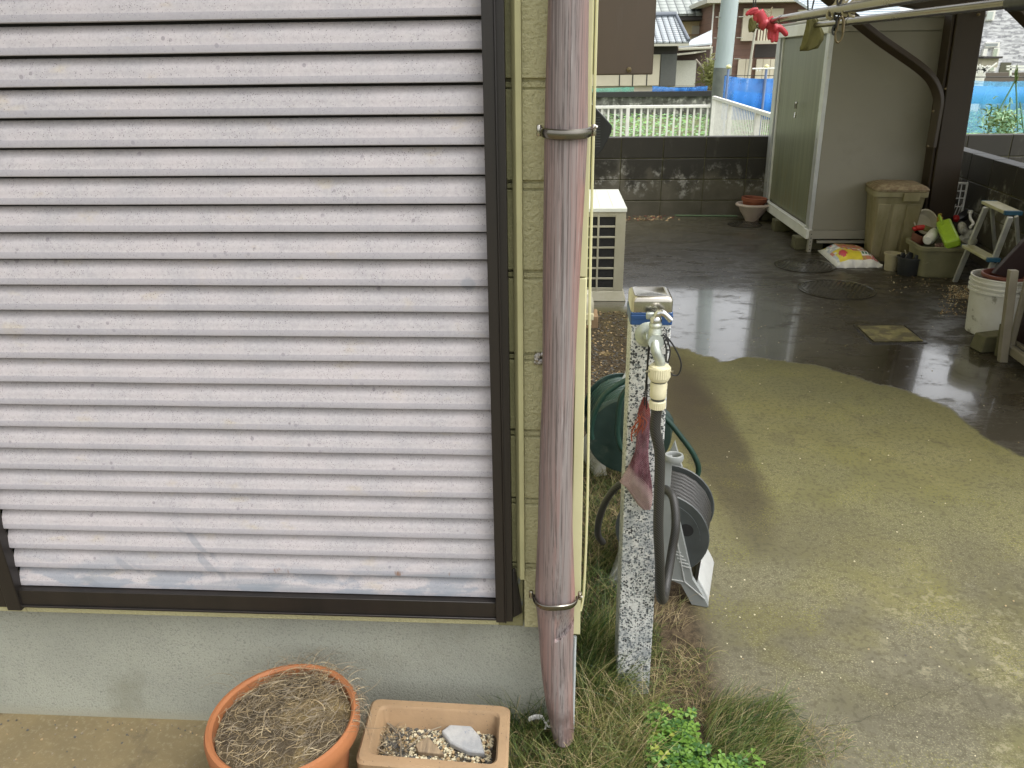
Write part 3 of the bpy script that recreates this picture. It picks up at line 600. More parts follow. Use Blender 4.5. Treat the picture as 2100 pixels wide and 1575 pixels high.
# refine by interpolation
dense = []
for i in range(len(rs)-1):
    nk = 10 if 1200 < st[i][0] < 1330 else 3
    for k in range(nk):
        rg = [rs[i][j].lerp(rs[i+1][j], k/nk) for j in range(N)]; py = st[i][0]+(st[i+1][0]-st[i][0])*k/nk
        cxm = sum(p.x for p in rg)/N; rxm = max(p.x for p in rg)-cxm
        for j, p in enumerate(rg):   # scoop pressed into the front right above a curved crease
            q = (p.x-cxm)/rxm; edge = 1299-24*max(0, q+.1)**1.3
            if p.y < PYc+.004 and py < edge and py > 1236: p.y += .0125*min(1, max(0, (q+.12)/.25))*((py-1236)/(edge-1236))**1.2
        dense.append(rg)
dense.append(rs[-1])
dp = thing('downpipe', (.01, PYc, 0), 'weathered pinkish brown downpipe strapped to the corner of the cream house', 'downpipe')
m = MB(); m.rings(dense); m.build('pipe', MAT['pipe'], dp, smooth=50)
def clamp(py, xl, xr, wave):
    br = MB(); P = []; a = PY(xl, py, PYc); b = PY(xr, py, PYc); c = (a+b)/2; rx = (b-a).length/2+.003
    for k in range(25):
        t = math.pi*k/24; x = -math.cos(t)*rx; y = -math.sin(t)*.036
        P.append((c.x+x, PYc+y, c.z-.002-wave*(math.sin(t*3-.5)*.0025)-.002*math.sin(t)))
    br.tube(P, .0078 if not wave else .0062, 10, .45, ref=(0,0,1))
    o = br.build('bracket', MAT['polem'], dp)
    for s, xx in ((-1, c.x-rx-.005), (1, c.x+rx+.006)):
        k_ = MB()
        k_.lathe((xx, PYc+.004, c.z-.009), [(.0035,0),(.0042,.001),(.0042,.006),(.003,.0065),(.003,.0075),(.0042,.008),(.0042,.016),(.0035,.017)], 12)
        if s > 0: k_.tube([(xx, PYc-.002, c.z+.002),(xx+.004, PYc-.008, c.z+.006)], .002, 6)
        k_.build('hinge', MAT['steel'], o)
    k_ = MB(); k_.box(c.x-.004, c.x+.004, PYc+.030, WY, c.z-.004, c.z+.004); k_.build('stem', MAT['steel'], o)
clamp(267, 1116, 1206, 0); clamp(1222, 1097.5, 1180, 1)
# conduit behind the pipe
m = MB(); m.tube([(.0455, WY-.003, .30), (.0455, WY-.003, .0)], .0038, 8); tag(m.build('conduit', MAT['conduit']), 'thin pale grey conduit rising from the grass beside the foot of the downpipe', 'pipe')
m = MB()
a = PY(1106, 732, WY-.01)
for k in range(9): m.ell(a+Vector((random.uniform(-.006,.008), random.uniform(-.004,.004), random.uniform(-.010,.010))), .005, .004, .007, 7, 5, Matrix.Rotation(random.uniform(0,3),3,'Y'))
tag(m.build('foil_knot', MAT['foil'], smooth=0), 'small crumpled foil knot poking out from behind the downpipe at mid height', 'foil')

# meter box + vent on the side wall
mb = thing('meter_box', (.14, 2.0, 1.39), 'plain dark brown metal box on the house side wall, screw near its bottom edge', 'meter box')
a = PY(1222, 150, 2.0); b = PY(1338.5, 153, 2.0)
m = MB(); m.box(a.x-.006, b.x, 2.0, 2.14, b.z, 1.95); m.build('cover', MAT['meter'], mb, bevel=.003)
s_ = PY(1290, 143, 1.998); m = MB(); m.lathe(s_+Vector((0,-.003,0)), [(.002,0),(.0055,.001),(.0062,.003)], 14, Matrix.Rotation(RAD(-90),3,'X')); m.box(s_.x-.0035, s_.x+.0035, 1.9935, 1.9945, s_.z-.0007, s_.z+.0007); m.build('screw', MAT['brass'], mb)
vt = thing('vent_hood', (.09, 2.2, 1.2), 'black pointed ribbed plastic hood on the house side wall beside the upper pipe clamp', 'vent hood')
m = MB(); pts = [(1207,212),(1216,215),(1246,247),(1255.5,258),(1254,272),(1236,306),(1213,334),(1207,338)]
m.prism([PY(x, y, 2.2) for x, y in pts], (0, .14, 0)); m.build('hood', MAT['black'], vt, bevel=.002)
m = MB()
for i in range(12):
    yy = 241+i*5.4; a = PY(1217, yy, 2.2); b = PY(1231, yy, 2.2); m.box(a.x, b.x, 2.1985, 2.2-.0002, a.z-.0012, a.z+.0012)
m.build('rib', MAT['drum'], vt)

# ------------------------------------------------------------------ terrazzo tap post
tp = thing('tap_post', (.196, 1.50, 0), 'speckled black and white terrazzo water post with steel cap and blue tape', 'tap post')
m = MB(); m.hexa([(.154,1.46,-.1),(.234,1.46,-.1),(.234,1.54,-.1),(.154,1.54,-.1),(.1465,1.46,.968),(.2245,1.46,.968),(.2245,1.54,.968),(.1465,1.54,.968)])
pil = m.build('pillar', MAT['terr'], tp, bevel=.003)
m = MB(); c_ = Vector((.1855, 1.50, 0))
def rr(w_, z_): return [(c_.x+sx*w_*(1 if abs(q)==0 else 1), 0, z_) for sx in (1,) for q in (0,)]
def rrect(cx, cy, z, hw, hd, r, n=4):
    P = []
    for (sx, sy, a0) in ((1,1,0),(-1,1,90),(-1,-1,180),(1,-1,270)):
        for k in range(n+1):
            t = RAD(a0+90*k/n); P.append(Vector((cx+sx*(hw-r)+r*math.cos(t), cy+sy*(hd-r)+r*math.sin(t), z)))
    return P
m.rings([rrect(c_.x, c_.y, .966, .0402, .0412, .007), rrect(c_.x, c_.y, .986, .0402, .0412, .007), rrect(c_.x, c_.y, .9925, .0390, .040, .008), rrect(c_.x, c_.y, .9965, .0350, .036, .008), rrect(c_.x, c_.y, .9975, .031, .032, .007), rrect(c_.x, c_.y, .9965, .0295, .0305, .007)])
m.build('cap', MAT['steel'], tp, smooth=50)
m = MB()
m.rings([rrect(c_.x, c_.y, .940, .0408, .0416, .004), rrect(c_.x, c_.y, .9650, .0412, .0422, .004)]); m.rings([rrect(c_.x+.0004, c_.y, .952, .0416, .0426, .004), rrect(c_.x, c_.y, .9600, .0419, .0429, .004)])
m.build('tape', MAT['blue_tape'], tp, bevel=.0008)
# faucet
fy = 1.425; fc_ = PY(1340, 690, fy)
tap = MB()
fl = PY(1325, 687, 1.455)
tap.lathe(Vector((fl.x+.004, 1.4595, fl.z)), [(.026,0),(.026,.002),(.018,.008),(.012,.010)], 24, Matrix.Rotation(RAD(90),3,'X'))
tap.tube([(fl.x+.004,1.458,fl.z),(fl.x+.006,1.44,fl.z),(fc_.x,1.425,fc_.z)], [.012,.013,.015], 14)
top = PY(1345, 655, fy)
tap.lathe((top.x, fy, fc_.z-.018), [(.006,0),(.0135,.004),(.0155,.018),(.0125,.030),(.0105,.036),(.0125,.038),(.0125,.044),(.009,.047),(.009,.052)], 18)
ft = tap.build('faucet', MAT['dullchrome'], tp, smooth=50)
hn = MB(); h0 = Vector((top.x, fy, fc_.z+.036)); he = PY(1377, 658, fy-.008)
hn.tube(curve([h0, h0+Vector((.004,-.001,.010)), (h0+he)/2+Vector((0,0,.012)), he], 6), [.0075]*8+[.0065]*5+[.0060]*5+[.0055], 12)
hn.lathe(h0+Vector((0,0,-.006)), [(.0115,0),(.0115,.007),(.009,.011)], 16); hn.build('handle', MAT['chrome'], ft, smooth=60)
nb = MB(); nb.box(top.x-.018, top.x-.002, fy+.004, fy+.014, h0.z-.004, h0.z+.010); nb.box(top.x-.002, top.x+.010, fy+.004, fy+.014, h0.z+.004, h0.z+.010); nb.build('bracket', MAT['dullchrome'], ft, bevel=.003)
sp = MB(); e0 = Vector((fc_.x+.002, fy, fc_.z-.006)); cn_ = PY(1352, 748, fy-.014)
sp.tube(curve([e0, e0+Vector((.0,-.014,-.002)), e0+Vector((.002,-.024,-.016)), Vector((cn_.x, fy-.024, cn_.z+.010)), Vector((cn_.x, fy-.024, cn_.z))], 6), .0095, 14); sp.build('spout', MAT['dullchrome'], ft, smooth=60)
sp = MB(); sp.lathe(e0+Vector((.001,-.014,0)), [(.0145,-.006),(.0150,-.004),(.0150,.004),(.0145,.006)], 18, Matrix.Rotation(RAD(80),3,'X')); sp.build('nut', MAT['dullchrome'], ft, smooth=50)
# connector
cy = fy-.024; cx = cn_.x
hc = thing('hose_connector', (cx, cy, cn_.z-.09), 'ivory plastic hose connector screwed on the tap spout', 'hose connector')
zt_ = cn_.z+.002
m = MB()
def fluted(c, r, z0, z1, n=30):
    a = []; b = []
    for k in range(n*2):
        t = math.pi*k/n; q = r*(1 if k % 2 else .955); a.append((c[0]+q*math.cos(t), c[1]+q*math.sin(t), z0)); b.append((c[0]+q*math.cos(t), c[1]+q*math.sin(t), z1))
    return [[Vector(p) for p in a], [Vector(p) for p in b]]
m.rings(fluted((cx,cy), .0215, zt_-.022, zt_-.003)); m.lathe((cx,cy,zt_-.0025), [(.0195,0),(.018,.003),(.010,.004)], 24); m.lathe((cx,cy,zt_-.030), [(.017,0),(.0195,.004),(.0195,.008)], 24)
m.build('nut', MAT['ivory'], hc, smooth=25)
m = MB(); m.lathe((cx,cy,zt_-.033), [(.0145,0),(.0145,.0035)], 24); m.build('seal', MAT['drum'], hc); m = MB(); m.lathe((cx,cy,zt_-.071), [(.0135,0),(.0135,.005)], 24); m.build('seal', MAT['drum'], hc)
m = MB(); m.lathe((cx,cy,zt_-.066), [(.0150,0),(.0165,.003),(.0160,.012),(.0168,.028),(.0155,.033)], 24); m.build('body', MAT['ivory'], hc, smooth=50)
m = MB()
for t in (-1.1, -1.57-.0, -2.3): pass
m.rings(fluted((cx,cy), .0162, zt_-.088, zt_-.074, 24)); m.lathe((cx,cy,zt_-.0738), [(.0158,0),(.0145,.0022)], 24); m.build('collar', MAT['ivory'], hc, smooth=25)
for sgn in (-1, 1): m = MB(); m.tube([(cx+sgn*.019, cy-.006, zt_-.010),(cx+sgn*.026, cy-.008, zt_-.009)], .0022, 6); m.build('screw', MAT['steel'], hc)
# black braided hose
hz = zt_-.086
h1 = [Vector((cx, cy, hz)), Vector((cx-.001, cy, hz-.05))]
for (px, py, yy) in ((1353,930,cy+.002),(1352,1000,cy+.004),(1350,1080,cy+.006),(1353,1160,1.42),(1353,1205,1.44),(1356,1228,1.47)): h1.append(PY(px, py, yy))
h1 += [PY(1362,1225,1.53), PY(1368,1190,1.58), PY(1378,1130,1.62), PY(1386,1075,1.64), PY(1380,1020,1.68), PY(1360,1000,1.72)]
m = MB(); m.tube(curve(h1, 10), .0108, 14); tag(m.build('garden_hose', MAT['hose'], smooth=60), 'thick black braided hose running from the ivory connector down beside the terrazzo post', 'hose')
m = MB(); m.tube(curve([PY(1288,992,1.62), PY(1268,996,1.64), PY(1246,1022,1.68), PY(1230,1060,1.70), PY(1226,1095,1.72), PY(1236,1112,1.76)], 8), .0088, 12)
tag(m.build('garden_hose', MAT['hose'], smooth=60), 'loop of black hose arching into the grass on the left of the terrazzo post', 'hose')
# cord loops on the tap
cd = [PY(x, y, 1.415) for x, y in ((1330,700),(1345,694),(1362,688),(1375,700),(1390,725),(1397,748),(1391,768),(1378,768),(1372,752))]
m = MB(); m.tube(curve(cd, 8), .0016, 6)
m.tube(curve([PY(x, y, 1.41) for x, y in ((1362,688),(1370,700),(1374,722),(1370,744))], 6), .0015, 6); m.tube(curve([PY(x, y, 1.412) for x, y in ((1360,696),(1366,712),(1366,742))], 6), .0015, 6)
m.tube(curve([PY(x, y, 1.44) for x, y in ((1331,700),(1328,740),(1325,780),(1321,836))], 6), .0013, 6); m.tube(curve([PY(x, y, 1.44) for x, y in ((1333,706),(1329,745),(1327,780),(1326,838))], 6), .0013, 6)
tag(m.build('cord', MAT['blackc']), 'thin black elastic cord looped round the tap neck, ends hanging down to the net bag', 'cord')
# net bag
def m_netbag():
    t = NT('purple_net'); a = t.math('SINE', t.math('MULTIPLY', t.math('ADD', t.sep()[0], t.sep()[2]), 1500)); b = t.math('SINE', t.math('MULTIPLY', t.math('SUBTRACT', t.sep()[0], t.sep()[2]), 1500))
    h = t.math('MAXIMUM', a, b); c = t.mix(t.mr(t.noise(60, 5, .7, (1,1,.3)), .38, .62), (.065,.012,.020), (.20,.085,.105))
    c = t.mix(t.math('MULTIPLY', t.mr(t.math('ADD', t.sep()[2], t.math('MULTIPLY', t.sep()[0], 1.2)), .080, .055), .6), c, t.mix(t.noise(70), (.50,.42,.36), (.30,.20,.19))); c = t.mix(t.mr(t.sep()[2], .205, .225), c, t.mix(t.noise(80), (.20,.035,.02), (.12,.02,.02)))
    return t.fin(c, .7, 0, t.bump(h, .5, .001), alpha=t.mr(h, .1, .3, .35, 1))
nb_ = thing('net_bag', PY(1312, 1040, 1.445), 'purple red net bag with a pale bar of soap hanging against the terrazzo post', 'net bag')
m = MB(); rs = []
pf = [(815,1319,1325),(835,1311,1332),(850,1307,1334),(870,1309,1333),(895,1306,1331),(925,1302,1330),(950,1292,1331),(975,1278,1334),(988,1270,1337),(1000,1284,1338),(1020,1298,1338),(1035,1308,1337),(1044,1318,1334)]
for i, (py, xl, xr) in enumerate(pf):
    yc = 1.444; a = PY(xl, py, yc); b = PY(xr, py, yc); c = (a+b)/2; rx = (b-a).length/2; ry = min(rx*.5, .011)
    rs.append([Vector((c.x+rx*math.cos(t)+.0008*math.sin(5*t+i*2), yc-ry*math.sin(t)*(1+.25*math.sin(4*t+i)), c.z+.001*math.sin(7*t+i*3))) for t in [2*math.pi*k/22 for k in range(22)]])
m.rings(rs); m.build('net', m_netbag(), nb_, smooth=60)
m = MB(); a = PY(1313, 1008, 1.434); m.ell(a+Vector((.002,.0095,.0)), .018, .006, .034, 18, 12, Matrix.Rotation(RAD(-32),3,'Y')); m.build('soap', mk('soap', (.50,.43,.38), .5, var=(.36,.27,.25), vscale=60, bs=300, bst=.5, bd=.001), nb_, smooth=60)
m = MB()
for k in range(9):
    a = PY(random.uniform(1306,1322), random.uniform(838,862), 1.43); m.tube(curve([a, a+Vector((random.uniform(-.01,.01),-.003,-.012)), a+Vector((random.uniform(-.018,.008),0,-.03-.01*random.random()))], 3), .0009, 4)
a0_ = PY(1312,860,1.435)
m.tube(curve([a0_, PY(1302,872,1.44), PY(1295,890,1.445), PY(1296,905,1.445)], 4), .0016, 5)
m.build('thread', flat('orange_thread', (.30,.06,.02), .7), nb_)

# ------------------------------------------------------------------ grey hose reel
A_ = PZ(1243, 1208, .0); B_ = PZ(1452, 1247, .0)
def reel(name, A, B, label, mats, R, depth, hgt, stands=True):
    d = (B-A); L = d.length; ex = d.normalized(); ey = Vector((-ex.y, ex.x, 0)); ez = Vector((0,0,1)); mid = (A+B)/2
    T = lambda x, y, z: mid+ex*x+ey*y+ez*z
    root = thing(name, mid, label, 'hose reel')
    h = L/2
    for y0 in ((0.0, depth) if stands else ()):
        out = [(-h,0),(-h+.008,.022),(-h*.55,.16),(-.030,hgt-.03),(-.026,hgt),(.026,hgt),(.030,hgt-.03),(h*.55,.16),(h-.008,.022),(h,0)]
        arch = [(h-.045,0),(h-.055,.018),(h*.45,.062),(0,.078),(-h*.45,.062),(-h+.055,.018),(-h+.045,0)]
        P = [T(x, y0, z+.002) for x, z in out+arch]
        m = MB()
        n = len(P); 
        # strip polygon out/arch as quads for a clean arch shape
        lo = [(-h,0),(-h+.045,0),(-h+.055,.018),(-h*.45,.062),(0,.078),(h*.45,.062),(h-.055,.018),(h-.045,0),(h,0)]
        hi = [(-h,.004),(-h+.02,.040),(-h+.05,.085),(-h*.35,hgt*.62),(0,hgt),(h*.35,hgt*.62),(h-.05,.085),(h-.02,.040),(h,.004)]
        for k in range(8):
            (a, b), (c, e) = (lo[k], lo[k+1]), (hi[k], hi[k+1])
            m.hexa([T(a[0],y0,a[1]+.002),T(b[0],y0,b[1]+.002),T(b[0],y0+.016,b[1]+.002),T(a[0],y0+.016,a[1]+.002),T(c[0],y0,c[1]+.002),T(e[0],y0,e[1]+.002),T(e[0],y0+.016,e[1]+.002),T(c[0],y0+.016,c[1]+.002)])
        f = m.build('stand', mats[0], root, smooth=30)
        if y0 == 0:
            q = MB()
            for k in range(5):
                z = .125+k*.011; q.bar(T(h*.42-k*.006, -.0015, z+.002), T(h*.62-k*.008, -.0015, z-.002), .002, .003)
            q.bar(T(h*.18,-.0015,.34*hgt/.47), T(h*.52,-.0015,.075), .0025, .0025); q.bar(T(h*.52,-.0015,.075), T(h-.012,-.0015,.03), .0025, .0025); q.bar(T(-h+.012,-.0015,.03), T(-h*.5,-.0015,.075), .0025, .0025); q.bar(T(-h*.5,-.0015,.075), T(h*.5,-.0015,.075), .0025, .0025)
            q.build('rib', mats[1], f)
    for sx in (-1, 1):
        m = MB(); m.hexa([T(sx*h,.016,.004),T(sx*(h-.05),.016,.004),T(sx*(h-.05),depth,.004),T(sx*h,depth,.004),T(sx*(h-.004),.016,.03),T(sx*(h-.035),.016,.085),T(sx*(h-.035),depth,.085),T(sx*(h-.004),depth,.03)])
        m.build('foot', mats[1], root, bevel=.004)
    RX = Matrix((ex, ez, ey)).transposed(); cz = R+.075
    for y0 in (.020, depth-.012):
        m = MB(); m.lathe(T(0, y0, cz), [(R,0),(R+.002,.003),(R,.006)], 40, RX); m.lathe(T(0,y0-.003,cz), [(R*.82,0),(R*.82,.003)], 36, RX); m.lathe(T(0,y0-.006,cz), [(R*.35,0),(R*.42,.006)], 24, RX)
        fl_ = m.build('flange', mats[2], root, smooth=40)
        m = MB(); m.lathe(T(R*.52, y0-.0042, cz+R*.22), [(R*.15,0),(R*.15,.002)], 18, RX); m.build('hole', MAT['darkvoid'], fl_)
    m = MB(); m.lathe(T(0,.028,cz), [(R*.5,0),(R*.5,depth-.042)], 30, RX); m.build('drum', mats[2], root)
    m = MB()
    for layer, rr_ in ((0, R*.62), (1, R*.78), (2, R*.90)):
        n = int((depth-.05)/.018)
        P = []
        for k in range(n*20+1):
            t = 2*math.pi*k/20; P.append(T(rr_*math.cos(t), .036+.018*k/20, cz+rr_*math.sin(t)))
        m.tube(P, .0088, 8)
    m.build('wound_hose', mats[3], root, smooth=60)
    return root, T
MAT['ridge'] = flat('pale_grey_ridge', (.42,.43,.42), .45)
r1, T1 = reel('hose_reel', A_, B_, 'grey hose reel with black hose behind the terrazzo post, free standing on the concrete', (MAT['greyp'], MAT['ridge'], MAT['drum'], MAT['hose']), .128, .20, .40)
m = MB(); P = []
c = PY(1382, 938, 1.72)
for k in range(28): t = 2*math.pi*k/28; P.append(c+Vector((.020*math.cos(t), .016*math.sin(t), 0)))
rs = [[p+Vector((0,0,z)) for p in P] for z in (-.010,.010)]; m.tube([p for p in P], .0045, 6, 2.2, closed=True, ref=(1,0,0)); m.box(c.x-.004-.02, c.x-.004, c.y-.005, c.y+.005, c.z-.12, c.z+.004)
m.build('hose_clip', MAT['greyp'], r1, bevel=.001)
# green reel
A2 = PZ(1222, 985, .0); B2 = PZ(1372, 965, .0)
r2, T2 = reel('hose_reel', A2, B2, 'dark green hose reel half hidden behind the terrazzo post, further back than the grey one', (MAT['whitep'], MAT['whitep'], MAT['greenp'], MAT['greenh']), .125, .22, .50, False)
m = MB(); m.bar(PY(1294,757,2.75), PY(1222,880,2.55), .022, .016); m.bar(PY(1292,757,2.75), PY(1320,770,2.75), .022, .016); m.build('handle', MAT['greyp'], r2, bevel=.003)
m = MB(); m.ell(PY(1290,872,2.44), .155, .025, .105, 30, 12); m.lathe(PY(1290,890,2.42), [(.14,0),(.145,.01),(.14,.02),(.10,.026)], 36, Matrix.Rotation(RAD(90),3,'X')); m.build('drum_cover', MAT['greenp'], r2, smooth=40)
for pth, lab in (([(1362,856),(1378,872),(1400,900),(1420,928),(1432,956),(1430,976),(1420,990),(1406,998)], 'green hose looping out onto the concrete to the right of the terrazzo post'),
                 ([(1290,792),(1274,815),(1268,850),(1266,890),(1272,915),(1282,930)], 'green hose hanging in a curve left of the terrazzo post, over the green reel'),
                 ([(1288,778),(1262,792),(1238,812),(1220,845),(1212,880),(1214,900)], 'outer dark green hose coil curving round the green reel beside the house corner')):
    m = MB(); m.tube(curve([PY(x, y, 2.36) for x, y in pth], 8), .0095, 10); tag(m.build('garden_hose', MAT['greenh'], smooth=60), lab, 'hose')

# ------------------------------------------------------------------ pots by the house
pc = PZ(584, 1478, .235); 
rt_ = thing('flower_pot', (pc.x, pc.y, 0), 'large round terracotta flower pot filled with soil and dry grass', 'flower pot')
pc = Vector((-.531, 1.131, 0)); R = .146
m = MB(); m.lathe(pc, [(.10,0),(.104,.004),(.128,.19),(.142,.192),(R+.002,.200),(R+.003,.222),(R-.001,.232),(R-.008,.234),(R-.013,.229),(R-.014,.215),(R-.02,.17),(.0,.165)], 56, caps=True); m.build('pot', MAT['terra'], rt_, smooth=40)
m = MB(); rs = []
for i in range(12):
    r = (R-.016)*(1-i/11.5)
    rs.append([Vector((pc.x+r*math.cos(t), pc.y+r*math.sin(t), .206+.020*(1-(r/R)**2)+.006*mnoise.noise(Vector((r*20*math.cos(t), r*20*math.sin(t), 1))))) for t in [2*math.pi*k/40 for k in range(40)]])
m.rings(rs); m.build('soil', MAT['soil'], rt_, smooth=60)
def straw(m, c, rad, z, n, L=(.02,.07), w=.0011, edge=None):
    for _ in range(n):
        m.cm = random.choice((0,0,1,1,1,2))
        a = random.uniform(0, 6.28); rr_ = rad*math.sqrt(random.random()) if edge is None else random.uniform(*edge)
        if edge is not None: a = random.gauss(1.35, .55)
        p = Vector((c.x+rr_*math.cos(a), c.y+rr_*math.sin(a), z+random.uniform(.0,.012)))
        d = random.uniform(0, 6.28); l = random.uniform(*L); cu = random.uniform(-2.2,2.2); P = [p]
        lift = random.uniform(-.1,.45)
        for k in range(5):
            q = P[-1]+Vector((math.cos(d), math.sin(d), lift*(1-k*.4)))*(l/5); d += cu/5
            rr2 = math.hypot(q.x-c.x, q.y-c.y)
            if edge is None and rr2 > rad+.008: q = Vector((c.x+(q.x-c.x)*(rad/rr2), c.y+(q.y-c.y)*(rad/rr2), q.z))
            P.append(q)
        m.strip(P, w*random.uniform(.7,1.6), w*.4)
m = MB(); straw(m, pc, R-.022, .214, 1100, (.02,.06), .0014); straw(m, pc+Vector((.0,.03,0)), R-.055, .224, 500, (.02,.06), .0014); straw(m, pc, 0, .222, 260, (.03,.09), .0011, (R-.045, R+.012))
for (a, b) in (((600,1370),(612,1348)), ((655,1360),(700,1330)), ((560,1374),(592,1352)), ((735,1430),(705,1400))):
    p0 = PZ(*a, .225); p1 = p0+Vector(((b[0]-a[0])*.0011, .02, (a[1]-b[1])*.0011)); m.cm = 1; m.strip(curve([p0, (p0+p1)/2+Vector((.004,0,.006)), p1], 4), .0014, .0006)
m.cm = 0
for k in range(60):   # tuft spilling over the right rim
    a = random.gauss(.35,.25); p = Vector((pc.x+(R-.004)*math.cos(a), pc.y+(R-.004)*math.sin(a), .236)); m.cm = random.choice((1,1,2)); q = p+Vector((random.uniform(.0,.035), random.uniform(-.02,.02), random.uniform(-.055,.01)))
    m.strip(curve([p, (p+q)/2+Vector((.008,0,.012)), q], 3), .0014, .0005)
tag(m.build('dry_grass', [MAT['straw'], MAT['strawg'], MAT['strawp']], fix=False, smooth=0), 'dry brown grass clippings lying tangled in the round terracotta pot', 'dry grass', kind='stuff')
# rectangular planter
TL = PZ(764,1430,.152); TR = PZ(1046,1446,.152); BL = PZ(728,1562,.152); BR = PZ(1040,1588,.152)
BL = TL+(BL-TL); 
pb = thing('planter_box', ((TL+BR)/2).xy.to_3d(), 'rectangular tan ceramic planter with gravel, between the round pot and the grass', 'planter')
def quadr(inset, z, r=.018, n=4):
    c4 = [TR, TL, BL, BR]; P = []
    cen = (TL+TR+BL+BR)/4
    for i in range(4):
        p = c4[i]; pr_ = c4[i-1]; nx_ = c4[(i+1)%4]; e1 = (pr_-p).normalized(); e2 = (nx_-p).normalized()
        cc = p+(e1+e2)*inset; a = cc+e1*r; b = cc+e2*r
        for k in range(n+1): t = k/n; q = a.lerp(cc, t).lerp(cc.lerp(b, t), t); P.append(Vector((q.x, q.y, z)))
    return P
m = MB(); m.rings([quadr(.016,0), quadr(.012,.05), quadr(.004,.118), quadr(0,.122), quadr(-.001,.146), quadr(.004,.152), quadr(.020,.152), quadr(.024,.147), quadr(.028,.085), quadr(.03,.083,.006)]); m.build('box', MAT['claybox'], pb, smooth=40)
m = MB(); m.rings([quadr(.0275,.086), quadr(.0275,.094)]); m.build('soil', MAT['soil'], pb)
m = MB(); 
for _ in range(1500):
    u, v = random.uniform(.12,.88), random.uniform(.17,.83); p = TL.lerp(TR, u).lerp(BL.lerp(BR, u), v); m.cm = random.choices((0,1,2), (5,4,2) if u > .3 else (1,4,2))[0]
    m.rock((p.x, p.y, .0945+random.uniform(0,.004)), random.uniform(.0018,.0046))
tag(m.build('gravel', [MAT['peb1'], MAT['peb2'], MAT['peb3']], fix=False, smooth=0), 'cream and black gravel filling the rectangular tan planter', 'gravel', kind='stuff')
m = MB(); pts = [(905,1510),(935,1487),(965,1497),(985,1520),(995,1555),(962,1552),(925,1535)]
m.prism([PZ(x, y, .097) for x, y in pts], (0,0,.016)); tag(m.build('flat_stone', MAT['stone'], bevel=.004), 'flat pale grey stone lying on the gravel in the tan planter', 'stone')
m = MB(); pts = [(852,1535),(878,1518),(912,1555),(858,1550)]
m.prism([PZ(x, y, .097) for x, y in pts], (0,0,.012)); tag(m.build('wood_chip', MAT['wood'], bevel=.002), 'weathered splintered wood piece left of the stone in the tan planter', 'wood piece')
m = MB()
for pth in ([(768,1475),(800,1485),(820,1510),(822,1545),(826,1575)], [(755,1545),(790,1520),(770,1500)], [(800,1550),(770,1530),(762,1512)], [(830,1540),(870,1505),(905,1490)], [(765,1470),(790,1480),(812,1500)]):
    m.tube(curve([PZ(x, y, .106+.004*i) for i, (x, y) in enumerate(pth)], 5), .0014, 5)
tag(m.build('twig', MAT['strawg']), 'thin dry twigs lying across the left end of the tan planter', 'twig')
m = MB()
for _ in range(170):
    m.cm = random.choice((0,1,2)); p = PZ(random.uniform(757,835), random.uniform(1490,1555), .101); q = p+Vector((random.uniform(-.03,.03), random.uniform(-.02,.02), random.uniform(.0,.015))); m.strip([p, (p+q)/2+Vector((0,0,.006)), q], .0010, .0005)
for _ in range(120):
    m.cm = random.choice((1,1,2)); p = PZ(random.uniform(730,765), random.uniform(1440,1520), .06); q = p+Vector((random.uniform(-.02,.03), random.uniform(-.02,.02), random.uniform(-.01,.05))); m.strip([p, (p+q)/2+Vector((.004,0,.006)), q], .0012, .0005)
tag(m.build('dry_grass', [MAT['straw'], MAT['strawg'], MAT['strawp']], fix=False, smooth=0), 'dry grey grass bits on the left part of the tan planter and the gap beside it', 'dry grass', kind='stuff')

m = MB()
for _ in range(150):
    m.cm = random.choice((0,1,2)); x_ = random.uniform(-1.3,-.6); p = Vector((x_, 1.318-abs(random.gauss(0,.03)) if random.random() < .6 else random.uniform(1.1,1.3), .001)); m.rock(p, random.uniform(.001,.0032), .6)
tag(m.build('grit', [MAT['peb3'], MAT['peb2'], MAT['strawg']], fix=False, smooth=0), 'fine grit scattered on the tan concrete strip under the grey foundation', 'grit', kind='stuff')
m = MB()
for _ in range(260):
    m.cm = random.choices((0,1,2), (5,2,2))[0]; q = PZ(random.uniform(1400,2100), random.uniform(700,1575), .001) if random.random() < .6 else PZ(random.uniform(1300,2050), random.uniform(520,760), .001); m.rock(q, random.uniform(.0010,.0030), .6)
tag(m.build('grit', [MAT['peb1'], MAT['peb2'], MAT['straw']], fix=False, smooth=0), 'tiny pale stones and leaf bits scattered over the concrete yard slab', 'grit', kind='stuff')
# ------------------------------------------------------------------ grass and clover
def blades(m, area, n, L, w, mats, lean=.5, z=0.0, dirb=None):
    (x0, x1, y0, y1) = area
    for _ in range(n):
        if callable(z): pass
        px, py = random.uniform(x0, x1), random.uniform(y0, y1); p = PZ(px, py, 0)
        m.cm = random.choices(range(4), mats)[0]
        a = random.uniform(0, 6.28) if dirb is None else random.gauss(dirb, .7); l = random.uniform(*L); le = random.uniform(.15, 1)*lean; d = Vector((math.cos(a), math.sin(a), 0))
        P = [p]; ang = random.uniform(.1,.35)+le*.3
        for k in range(5): P.append(P[-1]+(d*math.sin(ang)+Vector((0,0,math.cos(ang))))*(l/5)); ang += le*.42
        for q in P: q.z = max(q.z, .002+random.random()*.004)
        m.strip(P, w*random.uniform(.7,1.5), w*.25)
gm = MB()
DK = (2,7,2,1); GN = (5,3,4,2); DD = (1,1,2,6)
